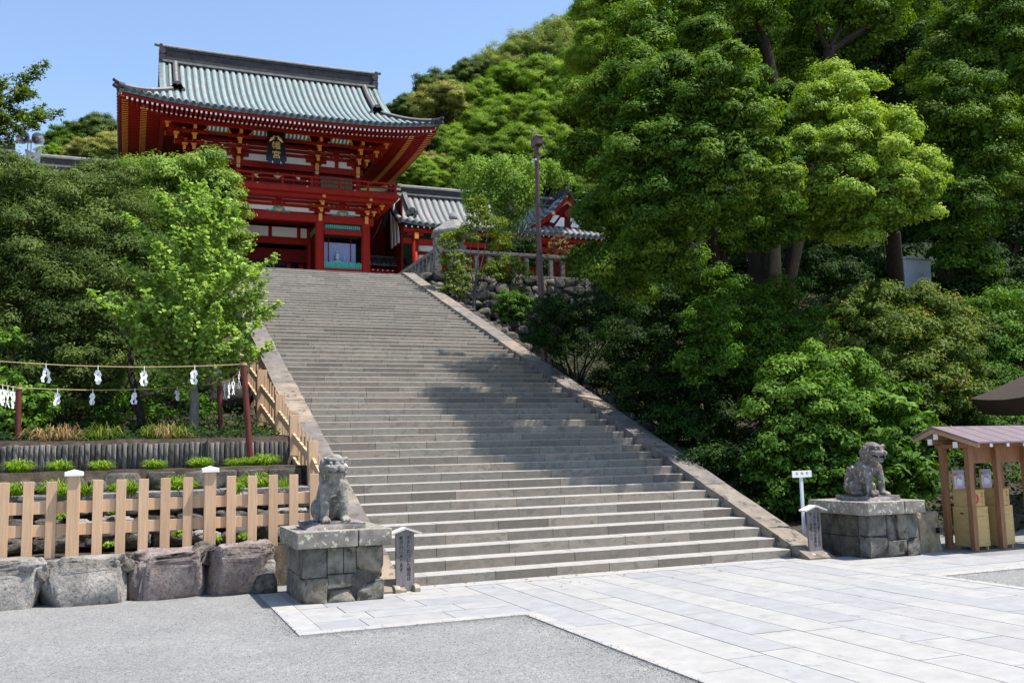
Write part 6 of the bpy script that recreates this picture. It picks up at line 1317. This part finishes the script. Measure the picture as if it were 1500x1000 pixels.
tag(mb.build('bank_rocks', MT['wallstone'], loc=at(250, 600, 10.2)), 'mossy rough stones of the bank dimly seen behind the ginkgo', 'rocks')
n = 9000; X_ = rng.uniform(-9, -1, n); Y_ = 5.0+rng.random(n)**1.3*6; Z_ = np.array([tz(x, y) for x, y in zip(X_, Y_)])+rng.random(n)*.16*(1+(Y_ > 6.5))
o = bpy.data.objects.new('ground_cover', leaf_mesh('ground_cover', np.stack([X_, Y_, Z_], 1), np.array([0, -.3, 1.0])+rng.normal(size=(n, 3))*.5, .085, rng.normal(.35, .25, n), MT['f_dark'], .5)); COL.objects.link(o); o['kind'] = 'stuff'; o['label'] = 'dark leafy ground cover under the left trees'; o['category'] = 'ground cover'
n = 52000; X_ = 8.15+rng.random(n)**1.5*17; Y_ = 1.3+rng.random(n)*24; k_ = (Y_ > 2.2) | (X_ > 10.5); X_, Y_ = X_[k_], Y_[k_]; n = len(X_); Z_ = np.array([max(tz(x, y), min(y, 22.5)*RI/TR-.45-max(0, x-7.92)*.42 if x < 10 else -9) for x, y in zip(X_, Y_)])+rng.random(n)**2*.5
o = bpy.data.objects.new('ground_cover', leaf_mesh('ground_cover', np.stack([X_, Y_, Z_], 1), np.array([-.2, -.4, .9])+rng.normal(size=(n, 3))*.5, .12, rng.normal(.3, .25, n), MT['f_dark'], .5)); COL.objects.link(o); o['kind'] = 'stuff'; o['label'] = 'dark leafy ground cover on the shaded right bank'; o['category'] = 'ground cover'
n = 60; X_ = rng.uniform(-.2, 7.4, n); Y_ = -.05-rng.random(n)**2*1.2; P = np.stack([X_, Y_, np.full(n, .024)], 1)
o = bpy.data.objects.new('fallen_leaves', leaf_mesh('fallen_leaves', P, np.array([0, 0, 1.0])+rng.normal(size=(n, 3))*.12, .05, rng.random(n), foliage('dead_leaves', [(0, (.20, .09, .02)), (.6, (.38, .20, .05)), (1, (.40, .33, .10))]), .55)); COL.objects.link(o); o['kind'] = 'stuff'; o['label'] = 'scattered dry leaves at the stair foot'; o['category'] = 'fallen leaves'
# loose gravel strewn along the kerbs
def pebbles(P, r):
    n = len(P); b = np.array([(1, 0, 0), (-1, 0, 0), (0, 1, 0), (0, -1, 0), (0, 0, .7), (0, 0, -.5)]); f = np.array([(0, 2, 4), (2, 1, 4), (1, 3, 4), (3, 0, 4), (2, 0, 5), (1, 2, 5), (3, 1, 5), (0, 3, 5)])
    V = P[:, None, :]+(b[None]+rng.normal(0, .25, (n, 6, 3)))*r[:, None, None]
    me = bpy.data.meshes.new('loose_gravel'); F = (f[None]+6*np.arange(n)[:, None, None]).reshape(-1)
    me.vertices.add(6*n); me.vertices.foreach_set('co', V.reshape(-1).astype(np.float32)); me.loops.add(24*n); me.loops.foreach_set('vertex_index', F.astype(np.int32))
    me.polygons.add(8*n); me.polygons.foreach_set('loop_start', np.arange(0, 24*n, 3, dtype=np.int32)); me.polygons.foreach_set('loop_total', np.full(8*n, 3, dtype=np.int32)); me.update(calc_edges=True); return me
E_ = []
for (x0, y0, x1, y1, nx, ny, cnt) in [(-2.0, -3.2, .77, -3.2, 0, -1, 900), (.77, -3.2, .77, -13, -1, 0, 2600), (-2.02, -3.2, -2.02, .5, -1, 0, 700), (7.64, -3.2, 12, -3.2, 0, -1, 500), (7.64, -3.2, 7.64, -9, 1, 0, 700)]:
    u = rng.random(cnt); d = np.where(rng.random(cnt) < .09, -rng.exponential(.025, cnt), rng.exponential(.08, cnt)); E_.append(np.stack([x0+(x1-x0)*u+nx*d, y0+(y1-y0)*u+ny*d, np.where(d < 0, .021, .004)], 1))
u = rng.random((5200, 2)); E_.append(np.stack([-6+u[:, 0]*6.5, -11+u[:, 1]*11, np.full(5200, .004)], 1))
P = np.concatenate(E_); P = P[~((P[:, 0] > -1.9) & (P[:, 0] < .5) & (P[:, 1] > -2.9))]; o = bpy.data.objects.new('loose_gravel', pebbles(P, rng.uniform(.003, .008, len(P)))); COL.objects.link(o); o['kind'] = 'stuff'; o['label'] = 'loose grey gravel strewn along the kerbs'; o['category'] = 'gravel'
o.data.materials.append(noisy('pebble', (.16, .16, .155), (.36, .355, .34), 30, .9, .2))
# ginkgo: ascending limbs with leaf tufts along them
gk = thing('ginkgo_tree', 'young light green ginkgo tree with straight grey trunk left of the stairway', 'tree', at(285, 640, 6.6))
mb = MB(); g0 = at(285, 643, 6.6); g1 = at(280, 275, 6.6); mb.tube([g0-Vector((0, 0, .3)), g0, at(284, 560, 6.6), at(281, 450, 6.6), at(281, 350, 6.6), g1], [.11, .095, .085, .065, .04, .012], 12)
Ps, Ns, Ts = [], [], []; rg = random.Random(4)
def spray(p0, p1, r0, wdt, n):
    limb(mb, p0, p1, r0, .008, .05, 8, 0, 6, -.06)
    k = rng.random(n)**.8; P0, P1 = np.array(p0), np.array(p1); L = np.linalg.norm(P1-P0)
    c = P0+(P1-P0)*k[:, None]; c[:, 2] -= .06*L*np.sin(np.pi*k)
    tw = wdt*(1-.65*k)*(.35+.65*np.minimum(1, k*3)); q = rng.normal(size=(n, 3))*tw[:, None]*.5
    Ps.append(c+q); Ns.append(np.array([.1, -.3, .9])+rng.normal(size=(n, 3))*.5); Ts.append(rng.normal(.52, .17, n))
ends = [(405,375,6.6),(412,440,6.4),(398,505,6.2),(375,345,6.8),(350,300,6.7),(160,430,6.5),(150,445,6.2),(175,380,6.7),(200,330,6.6),(230,290,6.6),(320,280,6.6),(190,490,6.3),(380,470,6.0),(215,430,5.6),(260,330,5.9),(330,400,5.6),(300,480,5.5),(240,460,7.6),(330,340,7.5),(250,390,5.5),(300,340,5.7),(360,420,7.2),(200,400,7.5),(285,300,6.2),(390,412,6.4),(180,460,5.9),(365,390,5.8),(230,360,5.7),(270,265,6.6),(205,465,7.0),(285,420,5.3),(320,445,5.4),(265,470,5.5)]
for ex, ey, eY in ends:
    e = at(ex, ey, eY); sy = min(565, ey+rg.uniform(60, 105)); s0 = at(283, sy, 6.6); spray(s0, e, .022, .29, 330)
    for k in range(3):
        f = rg.uniform(.35, .85); m_ = Vector(s0).lerp(e, f); e2 = m_+Vector((rg.uniform(-.55, .55), rg.uniform(-.5, .5), rg.uniform(.0, .45))); spray(m_, e2, .012, .23, 130)
P, Nn, T = np.concatenate(Ps), np.concatenate(Ns), np.concatenate(Ts)
o = bpy.data.objects.new('crown', leaf_mesh('crown', P, Nn, .085, T, MT['f_ginkgo'], .95, g0)); COL.objects.link(o); o.parent = gk; gk.location = g0
mb.build('trunk', MT['barkgrey'], gk)
# maple branch reaching in at the top left
mp = thing('conifer_tree', 'tree at the left edge reaching thin sparse sprays into the blue sky', 'tree', base_at(-190, 13, 500)); mpb = Vector(mp.location)
mb = MB(); mt_ = at(-150, 200, 13); limb(mb, mpb-Vector((0, 0, .3)), mt_, .24, .13, .04, 8, 0, 10); Ps, Ns, Ts = [], [], []
for ex, ey in [(65,105),(80,170),(45,130),(20,110),(72,165),(10,165),(-10,120),(0,205),(40,160),(-20,260),(25,145),(60,185)]:
    e = at(ex, ey, 13+rg.uniform(-.8, .8)); spray(Vector(mt_).lerp(e, rg.uniform(.0, .3)), e, .045, .30, 140)
    for k in range(6):
        m_ = Vector(mt_).lerp(e, rg.uniform(.5, .97)); spray(m_, m_+Vector((rg.uniform(-.2, .55), rg.uniform(-.3, .3), rg.uniform(-.25, .35))), .012, .26, 110)
P, Nn, T = np.concatenate(Ps), np.concatenate(Ns), np.concatenate(Ts)
o = bpy.data.objects.new('crown', leaf_mesh('crown', P, Nn, .11, T-.15, MT['f_olive'], .45, mpb)); COL.objects.link(o); o.parent = mp
mb.build('trunk', MT['bark'], mp)

# --- trees on the hill: five kinds, each copied
def hill_proto(mat, seed, nl=16, leaf=.040, cr=.066, per=40, spread=1.0, dens=1.0, up=.45, fill=.08):
    r = random.Random(seed); L = [((0, 0, .9), (.5, .5, .42), .5)]
    for i in range(nl):
        a = i*2.4+r.uniform(-.4, .4); h = r.uniform(0, 1); rad = (.85-.55*h)*spread; L.append(((math.cos(a)*rad, math.sin(a)*rad, .35+.75*h), (r.uniform(.30, .42),)*2+(r.uniform(.26, .36),), r.uniform(.2, .9)))
    P, Nn, T = lobe_points(L, cr, per, dens, fill, 0, up, .25, .3, .27)
    cm = leaf_mesh('crown', P, Nn, leaf, T, MT[mat], .55)
    mb = MB(); limb(mb, (0, 0, -1.2), (0, 0, .5), .085, .05, .03, 6, seg=7)
    for l in L[1:9]: limb(mb, (0, 0, .1), l[0], .035, .008, .1, 5, seg=5)
    return cm, mb.mesh('trunk', [MT['bark']])
kinds = {'g': hill_proto('f_hill', 1), 'h': hill_proto('f_hill', 2, 18), 'd': hill_proto('f_camphor', 3, 16), 'o': hill_proto('f_yew', 9, 16), 'y': hill_proto('f_hillyellow', 4, 14), 'p': hill_proto('f_hillpale', 5, 16, .04, .09, 26, 1.0, .9)}
kn = {'g': 'mid green', 'h': 'fresh green', 'd': 'dark evergreen', 'o': 'dull olive', 'y': 'yellow flowering', 'p': 'pale thin'}
HB = []
def hill_tree(px, py, rp, Y, k, label):
    py += 4
    c = at(px, py, Y); s = 1.12*rp*depth(c)/FPX; b = Vector((c.x, c.y, c.z-.55*s))
    HB.append((b.x, b.y, b.z-.35*s)); t = thing('hill_tree', label, 'tree', b, 'trees on the hill behind the shrine'); t.scale = (s, s, s); t.rotation_euler = (0, 0, random.uniform(0, 6.28))
    for nm, me in zip(('crown', 'trunk'), kinds[k]): o = bpy.data.objects.new(nm, me); COL.objects.link(o); o.parent = t
HT = [(600,165,30,66,'o','leftmost of the hilltop trees just right of the gate roof'),(640,135,34,68,'o','on the skyline above the yellow flowering tree'),(690,118,34,70,'o','rounded, on the skyline below the higher ridge trees'),
 (648,158,38,58,'y','rounded crown just right of the gate roof corner'),(625,215,34,54,'d','right behind the tip of the gate roof'),(655,215,32,56,'h','low between gate roof and the big green slope'),
 (735,95,36,70,'p','wispy against the sky at the left end of the ridge'),(775,78,38,70,'p','second wispy one along the sky ridge'),(815,62,40,70,'p','broad and wispy, high on the ridge'),(860,50,42,70,'g','where the ridge meets the tall camphor'),(845,85,40,66,'p','just under the ridge near the camphors'),
 (705,155,40,64,'g','upper slope, below the round skyline tree'),(750,135,42,64,'g','upper slope, below the wispy ridge trees'),(795,125,42,62,'h','upper slope, centre right'),(840,130,42,60,'h','upper slope beside the tall camphor'),
 (700,205,42,58,'h','middle slope, left'),(740,185,42,58,'h','middle slope, centre'),(785,180,44,56,'h','middle slope, behind the lamp head'),(830,180,42,56,'g','middle slope beside the camphor'),
 (640,250,30,52,'y','lower one, beside the gate balcony corner'),(605,240,26,52,'y','small, close to the eave edge'),(615,255,28,50,'g','low, above the side hall ridge'),(670,245,38,52,'h','low slope above the side hall'),(715,240,40,50,'d','low slope behind the weeping tree'),(760,225,42,50,'h','low slope behind the lamp post'),(810,225,44,50,'g','low slope above the dormer gable'),(850,235,42,50,'d','low slope next to the camphor'),
 (855,285,36,48,'d','lowest, behind the dormer gable'),(800,270,36,48,'d','lowest, behind the weeping tree'),(675,280,26,48,'d','lowest, close above the hall ridge'),
 (105,215,34,62,'d','leftmost of the far trees left of the gate'),(145,200,36,62,'o','tallest of the far trees left of the gate'),(165,225,34,58,'y','in front, left of the gate eave'),(130,235,32,58,'y','low, above the left hall ridge'),(185,240,34,60,'o','close to the left gate eave'),(80,232,24,60,'g','small one at the left end of the far trees'),
 (900,120,44,56,'g','behind the upper left of the tall camphor'),(900,200,44,52,'d','behind the left side of the tall camphor'),(950,40,46,66,'g','glimpsed through the top of the tall camphor'),
 (980,200,60,46,'d','deep behind the camphors, left'),(1080,140,62,46,'d','deep behind the camphors, middle'),(1180,60,64,48,'g','deep behind the forked limbs'),(1180,240,62,40,'d','deep behind the sunlit camphor, low'),(1300,120,70,44,'d','deep behind the camphors, right'),(1430,150,80,42,'d','deep at the far right'),(1420,20,80,46,'g','deep at the top right corner'),(1300,10,70,50,'g','deep behind the high crown, top'),(1500,230,80,40,'d','deep at the far right edge, low'),(1380,250,70,40,'d','deep behind the right camphor, low'),(1480,70,80,44,'d','deep at the far right edge, high'),(1150,100,75,38,'d','deep behind the forked limbs, low'),(1330,150,75,36,'d','deep right of the sunlit camphor'),(890,15,48,40,'h','at the very top beside the sky, left of the high crown'),(885,75,46,38,'h','behind the top left of the tall camphor'),(862,100,36,42,'h','between the ridge and the left edge of the nearest camphor'),(625,265,26,49,'h','lowest, close above the left end of the side hall ridge'),(592,258,24,50,'g','lowest, peeping over the gate balcony corner'),(655,275,24,49,'g','lowest, above the middle of the side hall ridge'),(1060,60,75,40,'d','deep behind the high crown, left'),(1240,110,75,38,'d','deep above the sunlit camphor')]
for px, py, rp, Y, k, lb in HT: hill_tree(px, py, rp, Y, k, '%s hill tree, %s' % (kn[k], lb))
HB = np.array(HB+[(-70, 70, 22), (-40, 110, 30), (40, 120, 52), (90, 90, 50), (-110, 90, 20)])
def hz(x, y):
    m = max(sstep(47, 56, y), sstep(24, 33, x)*sstep(26, 36, y)); d2 = (HB[:, 0]-x)**2+(HB[:, 1]-y)**2+4.0; wt_ = d2**-1.6
    return 3.0+(float((HB[:, 2]*wt_).sum()/wt_.sum())-3.0)*m
mb = MB(); mb.grid(lambda x, y: (x, y, hz(x, y)+.4*noise.noise(Vector((x*.3, y*.3, 0)))), [-130+3.25*i for i in range(81)], [24+3*i for i in range(52)])
struct(mb.build('hillside', MT['slope']))
